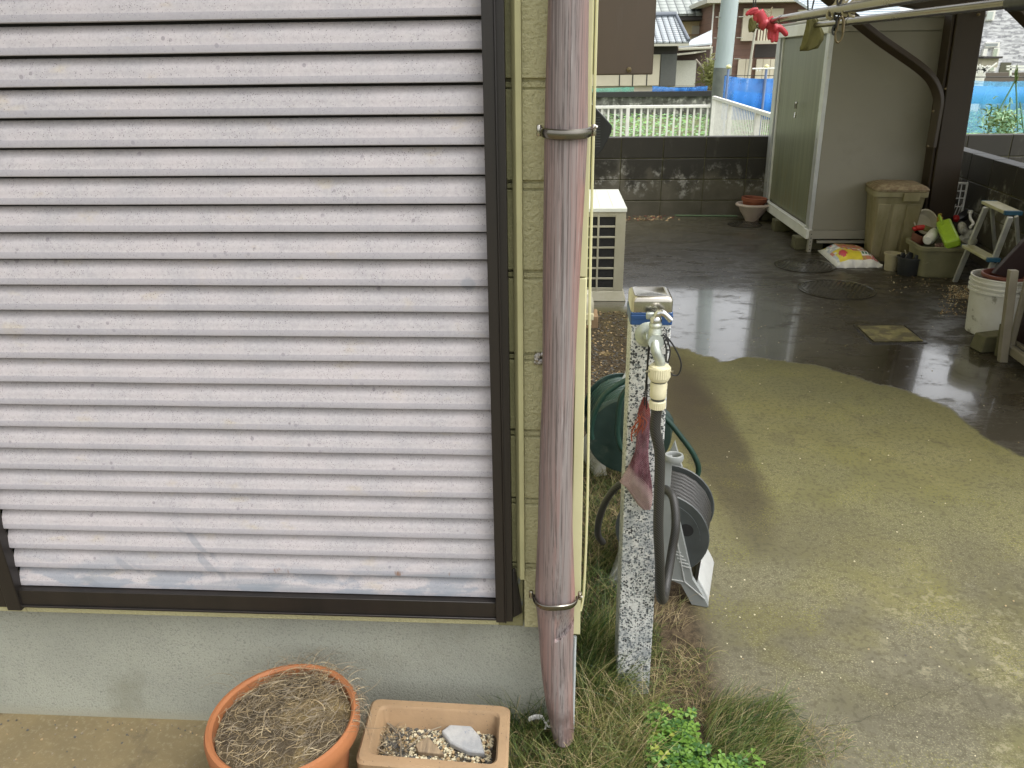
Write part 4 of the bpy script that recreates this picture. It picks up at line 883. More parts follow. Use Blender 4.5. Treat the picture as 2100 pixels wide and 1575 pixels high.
for area, n, L, w_, mt, ln, db in (
    ((1040,1180,1470,1640), 700, (.05,.14), .0018, (6,4,4,2), .8, None),
    ((1040,1130,1455,1530), 260, (.08,.19), .0018, (6,5,2,1), .5, None),
    ((1180,1340,1440,1640), 1500, (.06,.15), .0017, (5,3,6,4), 1.1, None),
    ((1080,1300,1500,1640), 900, (.05,.12), .0016, (3,3,6,6), 1.3, None),
    ((1180,1280,1180,1440), 1500, (.04,.13), .0017, DK, .9, None),
    ((1185,1275,1300,1450), 900, (.08,.17), .0018, (6,4,4,1), 1.0, .2),
    ((1200,1275,960,1180), 1500, (.03,.10), .0018, (2,6,3,3), .9, None),
    ((1335,1460,1330,1500), 600, (.03,.07), .0014, (3,2,3,7), 1.3, None),
    ((1325,1355,1290,1360), 260, (.02,.04), .0014, (4,6,1,0), .5, None),
    ((1440,1600,1450,1560), 1700, (.04,.10), .0014, (6,5,3,2), 1.2, .3),
    ((1480,1640,1500,1600), 1200, (.03,.08), .0013, (6,4,3,2), 1.3, .3),
    ((1340,1700,1540,1640), 900, (.02,.06), .0013, (3,2,3,8), 1.5, None),
    ((1560,1740,1490,1560), 300, (.02,.05), .0012, (3,1,2,6), 1.5, .2),
    ((1280,1420,1340,1420), 300, (.03,.07), .0012, (1,2,2,8), 1.4, None),
    ((1335,1400,1240,1300), 120, (.04,.08), .0011, (0,0,2,8), 1.2, .6)):
    blades(gm, area, n, L, w_, mt, ln, 0, db)
for pth in ([(1380,1300),(1420,1325),(1435,1350)], [(1560,1412),(1600,1425),(1640,1475),(1680,1530),(1695,1570)], [(1560,1455),(1590,1448),(1615,1452)]):
    gm.cm = 3; gm.tube(curve([PZ(x, y, .006) for x, y in pth], 5), .0010, 4)
tag(gm.build('grass', [MAT['gr1'], MAT['gr2'], MAT['gr3'], MAT['gr4']], fix=False, smooth=0), 'long green and dead grass growing round the foot of the downpipe and terrazzo post', 'grass', kind='stuff')
cm = MB()
def clover(m, p, r, tilt):
    R_ = Matrix.Rotation(random.uniform(0,6.28),3,'Z') @ Matrix.Rotation(tilt,3,'X')
    m.cm = random.choices((0,1,2), (7,1,4))[0]
    for k in range(3):
        a = 2*math.pi*k/3; Rk = R_ @ Matrix.Rotation(a,3,'Z')
        sh_ = [(0,0,0),(.5,.35,.08),(.95,.52,.02),(1.15,.28,-.02),(1.02,0,-.05),(1.15,-.28,-.02),(.95,-.52,.02),(.5,-.35,.08)]
        vs = [p+(Rk @ Vector(q))*r for q in sh_]; m.add(vs, [(0,1,2,3,4),(0,4,5,6,7)])
    c3 = m.cm; m.cm = 2; m.tube([p, p*.5+Vector((p.x,p.y,0))*.5+Vector((random.uniform(-.01,.01),0,0)), Vector((p.x+random.uniform(-.02,.02), p.y+random.uniform(-.02,.02), 0))], .0006, 3); m.cm = c3
for (area, n) in (((1325,1370,1440,1500), 30), ((1380,1425,1455,1520), 45), ((1335,1430,1480,1560), 140), ((1330,1450,1530,1620), 220), ((1470,1560,1545,1640), 110), ((1420,1510,1560,1640), 90)):
    for _ in range(n):
        z = random.uniform(.015,.05); p = PZ(random.uniform(area[0], area[1]), random.uniform(area[2], area[3]), z); clover(cm, p, random.uniform(.0075,.0125), random.uniform(-.5,.5))
tag(cm.build('clover', [MAT['clo'], MAT['clo2'], MAT['clo3']], fix=False, smooth=0), 'bright green clover patch at the bottom edge, right of the terrazzo post', 'clover', kind='stuff')
m = MB(); P = [PZ(x, y, .075) for x, y in ((1083,1476),(1098,1470),(1112,1472),(1118,1482),(1126,1490),(1136,1488),(1139,1480),(1131,1476),(1122,1482),(1118,1494))]
m.tube(curve(P, 6), [.0016]+[.0068]*12+[.0038]*(len(curve(P,6))-13), 8, .5); tag(m.build('ribbon', MAT['ribbon']), 'white plastic tie lying curled on the grass before the downpipe foot', 'ribbon')
m = MB()
for _ in range(1500):
    m.cm = random.choices((0,1,2), (1,12,3))[0]; p = PZ(random.uniform(1212,1300), random.uniform(640,790)); m.rock((p.x, p.y, .001), random.uniform(.003,.008))
tag(m.build('soil_crumbs', [MAT['peb3'], MAT['soil'], MAT['peb2']], fix=False, smooth=0), 'brown earth crumbs and grit between the air conditioner and the green hose reel', 'soil', kind='stuff')

# ------------------------------------------------------------------ air conditioner
ac = thing('ac_outdoor_unit', (.30, 5.2, 0), 'white top air conditioner outdoor unit with black grid side by the house wall', 'air conditioner')
X0, X1, Y0, Y1, Z0, Z1 = .12, .418, 4.80, 5.55, .066, .585
m = MB(); m.box(X0, X1, Y0+.012, Y1, Z0, Z1-.02); m.build('body', MAT['acb'], ac, bevel=.004)
m = MB(); m.box(X0-.004, X1+.005, Y0-.006, Y1+.004, Z1-.0198, Z1+.002); 
for i in range(3): m.box(X0+.06+i*.08, X0+.066+i*.08, Y0+.03, Y1-.03, Z1+.0022, Z1+.0045)
m.build('top_panel', MAT['acw'], ac, bevel=.004)
m = MB(); m.box(X0+.01, X1-.058, Y0+.006, Y0+.0115, Z0+.02, Z1-.05); m.build('coil', MAT['darkvoid'], ac)
m = MB(); zr = [Z0+.016+.0655*i for i in range(8)]
m.box(X1-.062, X1, Y0-.001, Y0+.0118, Z0, Z1-.0202); m.box(X0, X0+.012, Y0-.001, Y0+.0118, Z0, Z1-.0202)
for z in zr: m.box(X0+.0122, X1-.0622, Y0, Y0+.0055, z-.006, z+.006)
for x in (X1-.166, X1-.268): m.box(x-.0062, x+.0062, Y0-.0015, Y0+.0045, Z0, Z1-.0202)
m.box(X0+.0122, X1-.0622, Y0+.0005, Y0+.0050, Z0-.0, Z0+.0095); m.box(X0+.0122, X1-.0622, Y0-.0005, Y0+.0050, Z1-.044, Z1-.0202)
m.build('guard_grid', MAT['acb'], ac, bevel=.0015)
for yy in (4.79, 5.40):
    m = MB(); m.hexa([(.17,yy,0),(.440,yy,0),(.440,yy+.12,0),(.17,yy+.12,0),(.18,yy+.01,.0655),(.425,yy+.01,.0655),(.425,yy+.11,.0655),(.18,yy+.11,.0655)]); m.build('foot', MAT['ivoryd'], ac, bevel=.004)
dr = thing('drain_canister', PZ(1200, 660), 'small ivory canister on a wooden block, beside the house corner under the air conditioner', 'canister')
c = PZ(1196, 655, .085); m = MB(); m.lathe((c.x, c.y, .085), [(.050,0),(.056,.01),(.058,.09),(.050,.125),(.046,.13),(.046,.155),(.040,.162)], 24); m.build('body', MAT['ivoryd'], dr, smooth=40)
m = MB(); m.tube([(c.x+.03,c.y-.045,.11),(c.x+.03,c.y-.055,.07)], .014, 10); m.box(c.x+.01,c.x+.055,c.y-.062,c.y-.040,.10,.135); m.build('valve', MAT['ivory'], dr, bevel=.002)
m = MB(); c = PZ(1195, 668); m.box(c.x-.06, c.x+.085, c.y-.05, c.y+.10, 0, .072); tag(m.build('wood_block', MAT['claybox'], bevel=.004), 'tan block under the ivory canister by the house corner', 'block')

# ------------------------------------------------------------------ block walls
def wall(name, p0, p1, h, th, label, offs=0.0):
    d = Vector((p1[0]-p0[0], p1[1]-p0[1], 0)); L = d.length; e = d.normalized(); nrm = Vector((-e.y, e.x, 0)); T = Matrix((e, nrm, Vector((0,0,1)))).transposed().to_4x4(); T.translation = (p0[0], p0[1], 0)
    root = thing(name, ((p0[0]+p1[0])/2, (p0[1]+p1[1])/2, 0), label, 'block wall')
    m = MB(); m.box(.0, L, .006, th-.006, -.1, h-.004, T); m.build('mortar', MAT['cblock'], root)
    m = MB(); z = h; r = 0
    while z > -.05:
        z0 = z-.195; x = -offs if r >= 0 else 0
        while x < L:
            a, b = max(x+.0035, 0), min(x+.3965, L)
            if b-a > .03: m.box(a, b, 0, th, max(z0+.004, -.05), z, T)
            x += .4
        z -= .199; r += 1
    m.build('blocks', MAT['block'], root, bevel=.004)
    return root
wall('block_wall', (-.5, 7.74), (4.8, 7.74), .742, .12, 'low dark block wall with damp stains running across the back of the yard', .1)
pA = PZ(2100, 345, .73); pB = PZ(1964, 306, .73); ee = (pB-pA).normalized()
q0 = pA - ee*2.6; q1 = pA + ee*((7.72-pA.y)/ee.y)
wall('block_wall', (q1.x+.0, q1.y), (q0.x+.0, q0.y), .73, .12, 'dark block wall along the right side behind the ladder and tub', .2)

# ------------------------------------------------------------------ shed
shd = thing('storage_shed', (2.4, 6.9, 0), 'grey steel storage shed with frosted sliding door raised on concrete blocks', 'shed')
sx0 = 1.966; sl_ = lambda z: sx0 - .020*(z-.1)      # slight lean
Yf, Yb, ZT = 6.20, 7.66, 1.66
def sbox(m, x0, x1, y0, y1, z0, z1): m.hexa([(x0-.02*(z0-.1),y0,z0),(x1-.02*(z0-.1),y0,z0),(x1-.02*(z0-.1),y1,z0),(x0-.02*(z0-.1),y1,z0),(x0-.02*(z1-.1),y0,z1),(x1-.02*(z1-.1),y0,z1),(x1-.02*(z1-.1),y1,z1),(x0-.02*(z1-.1),y1,z1)])
m = MB(); sbox(m, sx0+.04, 2.98, Yf+.004, Yb, .10, ZT-.002); m.build('body', MAT['shedg'], shd)
m = MB(); sbox(m, sx0+.03, 2.985, Yf-.004, Yf+.0035, .172, 1.585); m.build('side_panel', MAT['shedg'], shd, bevel=.002)
m = MB(); sbox(m, sx0+.012, 2.99, Yf-.012, Yf+.003, 1.590, ZT+.010); m.build('trim', MAT['shedt'], shd, bevel=.002)
m = MB(); sbox(m, sx0+.012, 2.99, Yf-.010, Yf+.003, .102, .168); m.build('trim', MAT['shedt'], shd, bevel=.002)
m = MB(); sbox(m, sx0+.08, 2.99, Yf-.002, Yf+.03, .066, .088); m.build('base_rail', MAT['shedt'], shd, bevel=.002)
m = MB(); sbox(m, sx0-.02, 3.02, Yf-.02, Yb+.03, ZT+.0105, ZT+.028); m.build('roof', MAT['shedt'], shd, bevel=.004)
def yy(px): return PX(px, 200, sx0-.02).y
ys_ = {k: yy(v) for k, v in dict(j0=1579,j1=1599,g1=1604,w1=1608,p1=1680,w2=1686,n0=1692,n1=1707).items()}
m = MB(); sbox(m, sx0-.002, sx0+.04, Yf, Yf+.075, .10, ZT); m.build('jamb', MAT['alu'], shd, bevel=.003)
m = MB(); sbox(m, sx0-.002, sx0+.04, Yb-.11, Yb, .10, ZT); m.build('jamb', MAT['alu'], shd, bevel=.003)
m = MB(); sbox(m, sx0+.022, sx0+.028, Yf+.11, Yb-.16, .2, ZT-.09); d_ = m.build('door', MAT['door'], shd)
m = MB(); sbox(m, sx0+.010, sx0+.03, Yf+.085, Yf+.108, .18, ZT-.08); m.build('door_stile', MAT['aluw'], d_, bevel=.002)
m = MB(); sbox(m, sx0+.010, sx0+.03, Yb-.158, Yb-.138, .18, ZT-.08); m.build('door_stile', MAT['aluw'], d_, bevel=.002)
m = MB(); sbox(m, sx0+.03, sx0+.038, Yb-.137, Yb-.111, .18, ZT-.08); m.build('gap', MAT['darkvoid'], d_)
m = MB(); sbox(m, sx0-.012, sx0+.03, Yf-.002, Yb+.002, .100, .175); sbox(m, sx0-.016, sx0+.02, Yf+.08, Yb-.11, .176, .186); m.build('sill', MAT['aluw'], shd, bevel=.003)
m = MB(); sbox(m, sx0-.022, sx0+.03, Yf-.012, Yb+.002, ZT-.078, ZT+.008); m.build('head_rail', MAT['aluw'], shd, bevel=.004)
hp = PX(1634, 228, sx0-.02); m = MB(); m.tube([(sx0-.035, hp.y, hp.z+.06),(sx0-.03, hp.y+.004, hp.z+.02)], .010, 8); m.ell((sx0-.03,hp.y,hp.z+.062), .012, .012, .012, 8, 6); m.build('handle', MAT['chrome'], shd); m = MB(); m.tube([(sx0-.025,hp.y+.01,hp.z-.01),(sx0-.03,hp.y+.0,hp.z-.05)], .008, 8); m.build('lock', MAT['chrome'], shd)
m = MB(); m.box(sx0-.0265+.0, sx0-.0225, Yf+.02, Yf+.075, ZT-.045, ZT-.032); m.build('badge', MAT['shedt'], shd)
m = MB(); m.box(1.978, 2.006, Yf-.014, Yf-.010, 0, .162); m.box(1.978, 1.982, Yf-.0098, Yf+.03, 0, .098); fa = m.build('leg', MAT['shedt'], shd)
for i in range(5): m = MB(); m.lathe((1.992, Yf-.0146, .02+i*.03), [(.004,0),(.004,.0012)], 8, Matrix.Rotation(RAD(90),3,'X')); m.build('bolt_hole', MAT['darkvoid'], fa)
k_ = 0
for (yy0, lab) in ((6.26, 'mossy concrete block under the near corner of the shed'), (6.98, 'mossy concrete block under the middle of the shed door side'), (7.52, 'mossy concrete block under the far corner of the shed, behind the pots')):
    m = MB(); m.box(1.90+.02*k_, 2.12, yy0, yy0+.12, 0, .098); tag(m.build('concrete_block', MAT['cblock'], bevel=.006), lab, 'concrete block', 'blocks under the shed'); k_ += 1
# ------------------------------------------------------------------ carport
cp = thing('carport', (2.8, 6.02, 0), 'brown aluminium carport with thick post, curved brace and overhead beam', 'carport')
m = MB(); y0 = 6.0
def lean(z): return -.058*(z-.36)/1.31
def pbox(m, x0, x1, ya, yb, z0, z1): m.hexa([(x0+lean(z0),ya,z0),(x1+lean(z0),ya,z0),(x1+lean(z0),yb,z0),(x0+lean(z0),yb,z0),(x0+lean(z1),ya,z1),(x1+lean(z1),ya,z1),(x1+lean(z1),yb,z1),(x0+lean(z1),yb,z1)])
pbox(m, 2.765, 2.952, y0, y0+.14, 0, 1.70); pbox(m, 2.742, 2.7645, y0+.02, y0+.14, 0, 1.70); m.build('post', MAT['brown'], cp, bevel=.006)
brc = curve([PY(x, y, 5.96) for x, y in ((1909,303),(1915,270),(1921,235),(1925,208),(1921,185),(1908,160),(1885,138),(1850,113),(1800,78),(1750,38),(1700,-2),(1660,-34))], 4)
m = MB(); m.tube(brc, .040, 4, 1.0, ref=(0,1,0)); m.build('brace', MAT['brown'], cp, bevel=.006)
m = MB(); a = PY(1828, 7, 5.98); b = PY(1907, 21, 5.98); c = PY(2024, 8, 5.98)
m.prism([a, b, Vector((c.x, 5.98, b.z-.004)), Vector((c.x, 5.98, 1.92)), Vector((a.x-.25, 5.98, 1.92)), Vector((a.x-.25, 5.98, a.z+.06))], (0,.10,0)); m.build('beam', MAT['brown'], cp, bevel=.004)
for (x, y) in ((2006,30),(1983,8)): m = MB(); m.lathe(PY(x, y, 5.975), [(.004,-.012),(.011,-.008),(.012,.0)], 12, Matrix.Rotation(RAD(-90),3,'X')); m.build('bolt', MAT['brass'], cp)
for (x, y) in ((1913,228),(1902,300),(1938,182)): m = MB(); m.lathe(PY(x, y, 5.92), [(.003,-.010),(.008,-.006),(.008,.0)], 10, Matrix.Rotation(RAD(-90),3,'X')); m.build('bolt', MAT['brass'], cp)
m = MB(); m.tube([PY(2066, 4, 5.0), PY(2110, 48, 5.0)], .035, 4, ref=(0,1,0)); m.tube([PY(2020,-16,5.0), PY(2066,4,5.0)], .035, 4, ref=(0,1,0)); m.build('brace', MAT['brown'], cp, bevel=.004)
m = MB(); m.box(1.50, 4.4, 2.2, 6.4, 2.06, 2.064); m.build('roof', MAT['roofp'], cp)
m = MB(); 
for y in (2.4, 3.4, 4.4, 5.4): m.box(1.52, 4.4, y, y+.05, 1.99, 2.055)
m.box(1.50, 1.58, 2.2, 6.4, 1.985, 2.0555); m.build('rafter', MAT['brown'], cp)

# ------------------------------------------------------------------ clothes poles and hanging things
hP = 1.56
PA = [PZ(x, y, hP) for x, y in ((1545,50),(1582,43.5),(1640,33),(1702,25),(1752,14),(1828,1.5),(1900,-12))]
e = (PA[5]-PA[1]).normalized(); o = PA[1]
def onA(px): # nearest point of the pole for a given screen x
    best = None
    for k in range(-80, 400):
        q = o+e*k*.01; d = q-C0; z = d.dot(fw); x = 1050+F*d.dot(rt)/z
        if best is None or abs(x-px) < best[0]: best = (abs(x-px), q)
    return best[1]
cpA = thing('clothes_pole', onA(1700), 'upper steel clothes pole with red gloves pulled over its far end', 'clothes pole')
m = MB(); m.tube([onA(1548), onA(1604)], .0125, 16); m.build('inner_tube', MAT['polem'], cpA, smooth=50)
m = MB(); m.tube([onA(1601), onA(1601)+e*2.6], .0158, 16); m.tube([onA(1601), onA(1601)+e*.03], .0170, 16); m.build('outer_tube', MAT['polem'], cpA, smooth=50)
B0 = PZ(1673, 52, hP); B1 = PZ(2100, 3, hP); eb = (B1-B0).normalized()
cpB = thing('clothes_pole', (B0+B1)/2, 'lower steel clothes pole crossing in front of the shed and brown post', 'clothes pole')
Jm = PZ(1738, 44.5, hP)
m = MB(); m.tube([B0, Jm], .0115, 14); m.build('inner_tube', MAT['polem'], cpB, smooth=50)
m = MB(); m.tube([Jm, B1+eb*.1], .0152, 16); m.tube([Jm, Jm+eb*.02], .0170, 16); m.build('outer_tube', MAT['polem'], cpB, smooth=50)
m = MB(); m.tube([B1-eb*.06, B1+eb*.1], .024, 12); m.build('end_cap', MAT['black'], cpB)
YG = onA(1582).y
def gp(px, py, dy=0): return PY(px, py, YG+dy)
def glove(name, palm, fingers, thumb, cuff, label, pr_=.034):
    m = MB(); 
    m.tube(curve([gp(*p) for p in palm], 5), [pr_]*(len(palm)*5-4), 14, .55, ref=(0,1,0)) if False else None
    m.tube(curve([gp(*p) for p in palm], 5), pr_, 14)
    for f in fingers: P = curve([gp(*p) for p in f], 4); m.tube(P, [.0092-.002*i/len(P) for i in range(len(P))], 8); m.ell(P[-1], .0078, .0078, .0078, 8, 6)
    P = curve([gp(*p) for p in thumb], 4); m.tube(P, [.014-.004*i/len(P) for i in range(len(P))], 8); m.ell(P[-1], .010, .010, .010, 8, 6)
    P = [gp(*p) for p in cuff]; m.tube(curve(P, 4), [.022+.006*i/(len(P)*4) for i in range(len(curve(P,4)))], 16)
    return tag(m.build(name, MAT['glove'], remesh=.0026), label, 'glove', 'red rubber gloves on the clothes pole')
glove('rubber_glove', [(1555,24),(1560,33),(1565,43)], [[(1554,20),(1545,20),(1536,25),(1532,29)],[(1555,24),(1548,24),(1540,28)]], [(1552,32),(1549,38),(1548,45)], [(1562,44),(1567,49),(1571,51)], 'red rubber glove folded back over the far tip of the upper pole, fingers pointing left', .021)
glove('rubber_glove', [(1584,54),(1588,57),(1593,60)], [[(1579,60),(1577,70),(1577,78)],[(1586,60),(1584,73),(1584,84)],[(1593,62),(1593,73),(1592,83)]], [(1596,56),(1604,61),(1612,70)], [(1572,47),(1578,47.5),(1586,46)], 'red rubber glove hanging fingers down from the upper clothes pole', .018)
m = MB(); a = gp(1543,48); 
for k in range(4): m.tube(curve([a+Vector((.012*math.cos(t), .012*math.sin(t), .02*math.sin(2*t+k)-.004*k)) for t in [k+j*.8 for j in range(9)]], 3), .0045, 6)
m.tube([a, gp(1552,58)], .003, 6); m.tube([a, gp(1558,60)], .003, 6); tag(m.build('rope_knot', MAT['khaki']), 'dark rope knot tied on the pole tip under the folded red glove', 'rope')
m = MB(); m.tube(curve([gp(*p) for p in ((1565,35),(1566,22),(1571,24),(1576,32),(1580,34),(1582,26),(1578,24),(1573,30),(1576,35),(1580,38))], 5), .0022, 5); m.tube(curve([gp(*p) for p in ((1578,34),(1582,28),(1582,18),(1585,15))], 4), .0022, 5)
tag(m.build('wire_tie', MAT['hookp']), 'curly beige wire tie standing on the pole between the two red gloves', 'wire')
for (xa, xb, y1, lab) in ((1546,1545,17,'left thin black wire rising from the red gloves'),(1551,1549,17,'right thin black wire rising from the red gloves'),(1656,1657,26,'thin black wire rising vertically from above the khaki bag'),(1676,1664,24,'slanted thin black wire rising right of the khaki bag')):
    Yw = onA(xb).y; m = MB(); m.tube([PY(xb, y1, Yw), PY(xa, -30, Yw)], .0028, 6); tag(m.build('wire', MAT['blackc']), lab, 'wire')
# khaki bag
Yk = B0.y+.02
rs = []
for (py, xl, xr) in ((38,1656,1672),(43,1654,1677),(50,1653,1680),(60,1651,1686),(70,1648,1690),(80,1646,1689),(90,1643,1684),(98,1640,1678),(103,1640,1660)):
    a = PY(xl, py, Yk); b = PY(xr, py, Yk); c = (a+b)/2; rx = (b-a).length/2
    rs.append([Vector((c.x+rx*math.cos(t), Yk+.35*rx*math.sin(t)*(1+.4*math.sin(5*t)), c.z+.004*math.sin(3*t+py))) for t in [2*math.pi*k/20 for k in range(20)]])
m = MB(); m.rings(rs); m.tube(curve([PY(x, y, Yk-.02) for x, y in ((1660,42),(1655,34),(1662,32),(1668,42),(1672,34),(1678,44))], 4), .0028, 6)
tag(m.build('cloth_bag', MAT['khaki'], smooth=50), 'crumpled khaki cloth bag tied over the far end of the lower pole', 'bag')
# hooks, chain and carabiner
YH = onA(1715)
first = None
for i, px in enumerate((1696,1701,1706,1711,1715,1727,1733,1738,1743,1748,1752)):
    q = onA(px); cz_ = q.z; P = []; q = q+Vector((0,0,.034))
    r_ = .022; dx = random.uniform(-.004,.004)
    for k in range(18): t = RAD(-60+250*k/17); P.append(Vector((q.x+.0+dx, q.y-r_*math.sin(t)*.3, q.z+.0+r_*math.sin(t)*1.0+0)))
    S = [(-.012,.075),(-.020,.060),(-.010,.040),(.008,.028),(.018,.010),(.014,-.012),(.002,-.026),(-.008,-.036),(-.006,-.048),(.006,-.052)]
    m = MB(); sl2 = random.uniform(.8,1.15); ph = random.uniform(-.01,.01)
    m.tube(curve([Vector((q.x+x*sl2+ph, q.y-.018+.004*math.sin(j), q.z+z*sl2)) for j, (x, z) in enumerate(S)], 3), .0042, 6)
    tag(m.build('hanger_hook', MAT['hookp']), '%s beige S shaped hook from the left in the dense row on the upper pole' % ('first','second','third','fourth','fifth','sixth','seventh','eighth','ninth','tenth','last')[i], 'hook', 'beige hooks on the upper clothes pole')
m = MB(); c0 = PY(1722, -14, YH.y-.03)
for k in range(6):
    c = c0+Vector((.002*math.sin(k*2), 0, -.021*k)); m.tube([c+Vector(((.007 if k%2 else .002)*math.cos(t), (.002 if k%2 else .007)*math.cos(t), .014*math.sin(t))) for t in [2*math.pi*j/12 for j in range(12)]], .0032, 6, closed=True)
tag(m.build('chain', MAT['blackc']), 'short black chain hanging among the beige hooks down to the snap clip', 'chain')
m = MB(); ck = PY(1722, 61, YH.y-.03); m.tube([ck+Vector(((.013 if math.sin(t)<0 else .009)*math.cos(t), 0, .038*math.sin(t))) for t in [2*math.pi*j/24 for j in range(24)]], .0034, 8, closed=True)
m.tube([ck+Vector((.010,0,.03)), ck+Vector((.011,-.006,-.01))], .003, 6); tag(m.build('carabiner', MAT['brass'], smooth=60), 'bronze coloured snap clip hanging from the black chain before the shed', 'clip')

# ------------------------------------------------------------------ yard objects
# pots by the shed
c = PZ(1535, 447, 0); c = Vector((c.x, 7.50, 0))
pp = thing('bowl_pot', c, 'pale pink bowl shaped plant pot beside the shed door', 'flower pot')
m = MB(); m.lathe(c, [(.06,0),(.065,.01),(.075,.03),(.115,.09),(.135,.135),(.158,.140),(.162,.152),(.156,.162),(.140,.164),(.130,.155),(.10,.10),(0,.09)], 36); m.build('bowl', MAT['claypink'], pp, smooth=40)
m = MB(); m.lathe(c+Vector((.0,0,.125)), [(.09,0),(.105,.055),(.117,.058),(.119,.088),(.112,.092),(.104,.086),(.095,.03),(0,.02)], 32, Matrix.Rotation(RAD(4),3,'Y')); tag(m.build('clay_pot', mk('red_clay', (.24,.075,.035), .7, var=(.20,.06,.03), vscale=8), smooth=40), 'reddish brown clay pot nested in the pale pink bowl pot', 'flower pot')
def manhole(c, r, label, rows=True):
    root = thing('manhole_cover', (c.x, c.y, 0), label, 'manhole cover')
    m = MB(); m.lathe((c.x,c.y,.001), [(r,0),(r,.005),(r-.012,.006),(r-.014,.0035)], 48); m.lathe((c.x,c.y,.0012), [(r-.016,0),(r-.016,.0035),(r-.02,.004)], 48); m.build('plate', MAT['iron'], root, smooth=30)
    m = MB()
    if rows:
        n = int(r/.026)
        for i in range(-n, n+1):
            for j in range(-n, n+1):
                x, y = i*.032+(.016 if j % 2 else 0), j*.030
                if math.hypot(x, y) < r-.035 and not (abs(y) < .04 and abs(x) < .1): m.box(c.x+x-.0065, c.x+x+.0065, c.y+y-.004, c.y+y+.004, .0048, .0075)
    for k in range(48):
        t = 2*math.pi*k/48; T = Matrix.Translation((c.x+(r-.027)*math.cos(t), c.y+(r-.027)*math.sin(t), 0)) @ Matrix.Rotation(t, 4, 'Z'); m.box(-.004, .004, -.008, .008, .0048, .0075, T)
    m.box(c.x-.05, c.x+.05, c.y-.02, c.y+.02, .0048, .0070)
    m.build('tread', MAT['irons'], root)
manhole(PZ(1715,594), .245, 'larger wet iron manhole cover in the middle of the yard, nearest the camera')
manhole(PZ(1650,545), .215, 'wet iron manhole cover just in front of the shed corner')
c = PZ(1527, 461); root = thing('drain_grate', (c.x, c.y, 0), 'small round drain grate in front of the stacked pots by the shed', 'drain grate')
m = MB(); m.lathe((c.x,c.y,.001), [(.155,0),(.155,.005),(.148,.006)], 36); m.build('plate', MAT['iron'], root)
m = MB()
for i in range(-7, 8):
    h_ = math.sqrt(max(0, .135**2-(i*.018)**2)); m.box(c.x+i*.018-.0045, c.x+i*.018+.0045, c.y-h_, c.y+h_, .0065, .0085)
m.build('bar', MAT['irons'], root)
q = [PZ(1758,671), PZ(1851,670), PZ(1893,702), PZ(1792,703)]; cc = sum(q, Vector())/4
root = thing('square_cover', (cc.x, cc.y, 0), 'square mossy yellow concrete inspection cover set in the wet slab', 'inspection cover')
m = MB(); m.prism([cc+(p-cc)*1.13+Vector((0,0,.001)) for p in q], (0,0,.004)); m.build('frame', MAT['iron'], root)
m = MB(); m.prism([p+Vector((0,0,.0055)) for p in q], (0,0,.004)); m.build('lid', MAT['mossy'], root, bevel=.002)
m = MB(); m.tube([PZ(1385,442,.01), PZ(1512,443,.01)], .008, 6); tag(m.build('bamboo_stick', flat('green_stake', (.10,.16,.08), .5)), 'long thin green garden stake lying at the foot of the back wall', 'stake')
m = MB()
for _ in range(110):
    m.cm = random.choice((0,1,2)); p = PZ(random.gauss(1330,28), random.uniform(441,452), .004); m.rock(p, random.uniform(.006,.016), .25)
tag(m.build('fallen_leaves', [MAT['straw'], MAT['terrad'], MAT['peb3']], fix=False, smooth=0), 'brown fallen leaves along the foot of the back block wall', 'leaves', kind='stuff')
m = MB()
for (x0, x1, y0_, y1_, n) in ((1945,2012,585,612,900),(1925,2012,600,650,260),(1820,1960,556,600,110)):
    for _ in range(n):
        m.cm = random.choices((0,1,2), (1,2,4))[0]; p = PZ(random.uniform(x0,x1), random.uniform(y0_,y1_), .003); m.rock(p, random.uniform(.002,.0048), .6)
tag(m.build('gravel', [MAT['peb1'], MAT['peb2'], MAT['peb3']], fix=False, smooth=0), 'tan gravel spilled on the wet concrete between the ladder feet', 'gravel', kind='stuff')

# bin
cb = PZ(1838, 520); cb = Vector((2.500, 5.99, 0)); rz = Matrix.Rotation(RAD(-8), 3, 'Z')
bn = thing('trash_bin', cb, 'tall algae stained plastic bin with reddish lid against the shed', 'trash bin')
def rrT(hw, hd, z, r=.03): return [cb+(rz @ (p-Vector((0,0,0)))) for p in rrect(0, 0, z, hw*.92, hd*.92, r)]
m = MB(); m.rings([rrT(.140,.125,0), rrT(.145,.13,.02), rrT(.185,.165,.475), rrT(.187,.167,.478), rrT(.200,.18,.482), rrT(.202,.182,.515), rrT(.195,.175,.52)]); m.build('body', MAT['bin'], bn, smooth=35)
m = MB(); m.rings([rrT(.205,.185,.5205,.05), rrT(.208,.188,.535,.05), rrT(.195,.175,.548,.05), rrT(.14,.12,.568,.05), rrT(.05,.04,.572,.03)]); m.build('lid', MAT['binlid'], bn, smooth=35)
m = MB(); T = Matrix.Translation(cb) @ rz.to_4x4()
m.box(.01,.12,-.190,-.168,.455,.515,T); m.build('latch', MAT['bin'], bn, bevel=.004)
m = MB()
for (a, b) in ((-.135,-.06),(-.03,.045),(.06,.145)): m.prism([T @ Vector((a,-.1255,.03)), T @ Vector((b-.005,-.1255,.03)), T @ Vector((b+.004,-.1530,.43)), T @ Vector((a-.008,-.1530,.43))], T.to_3x3() @ Vector((0,.010,0)))
m.build('ribs', MAT['bin'], bn, bevel=.006)
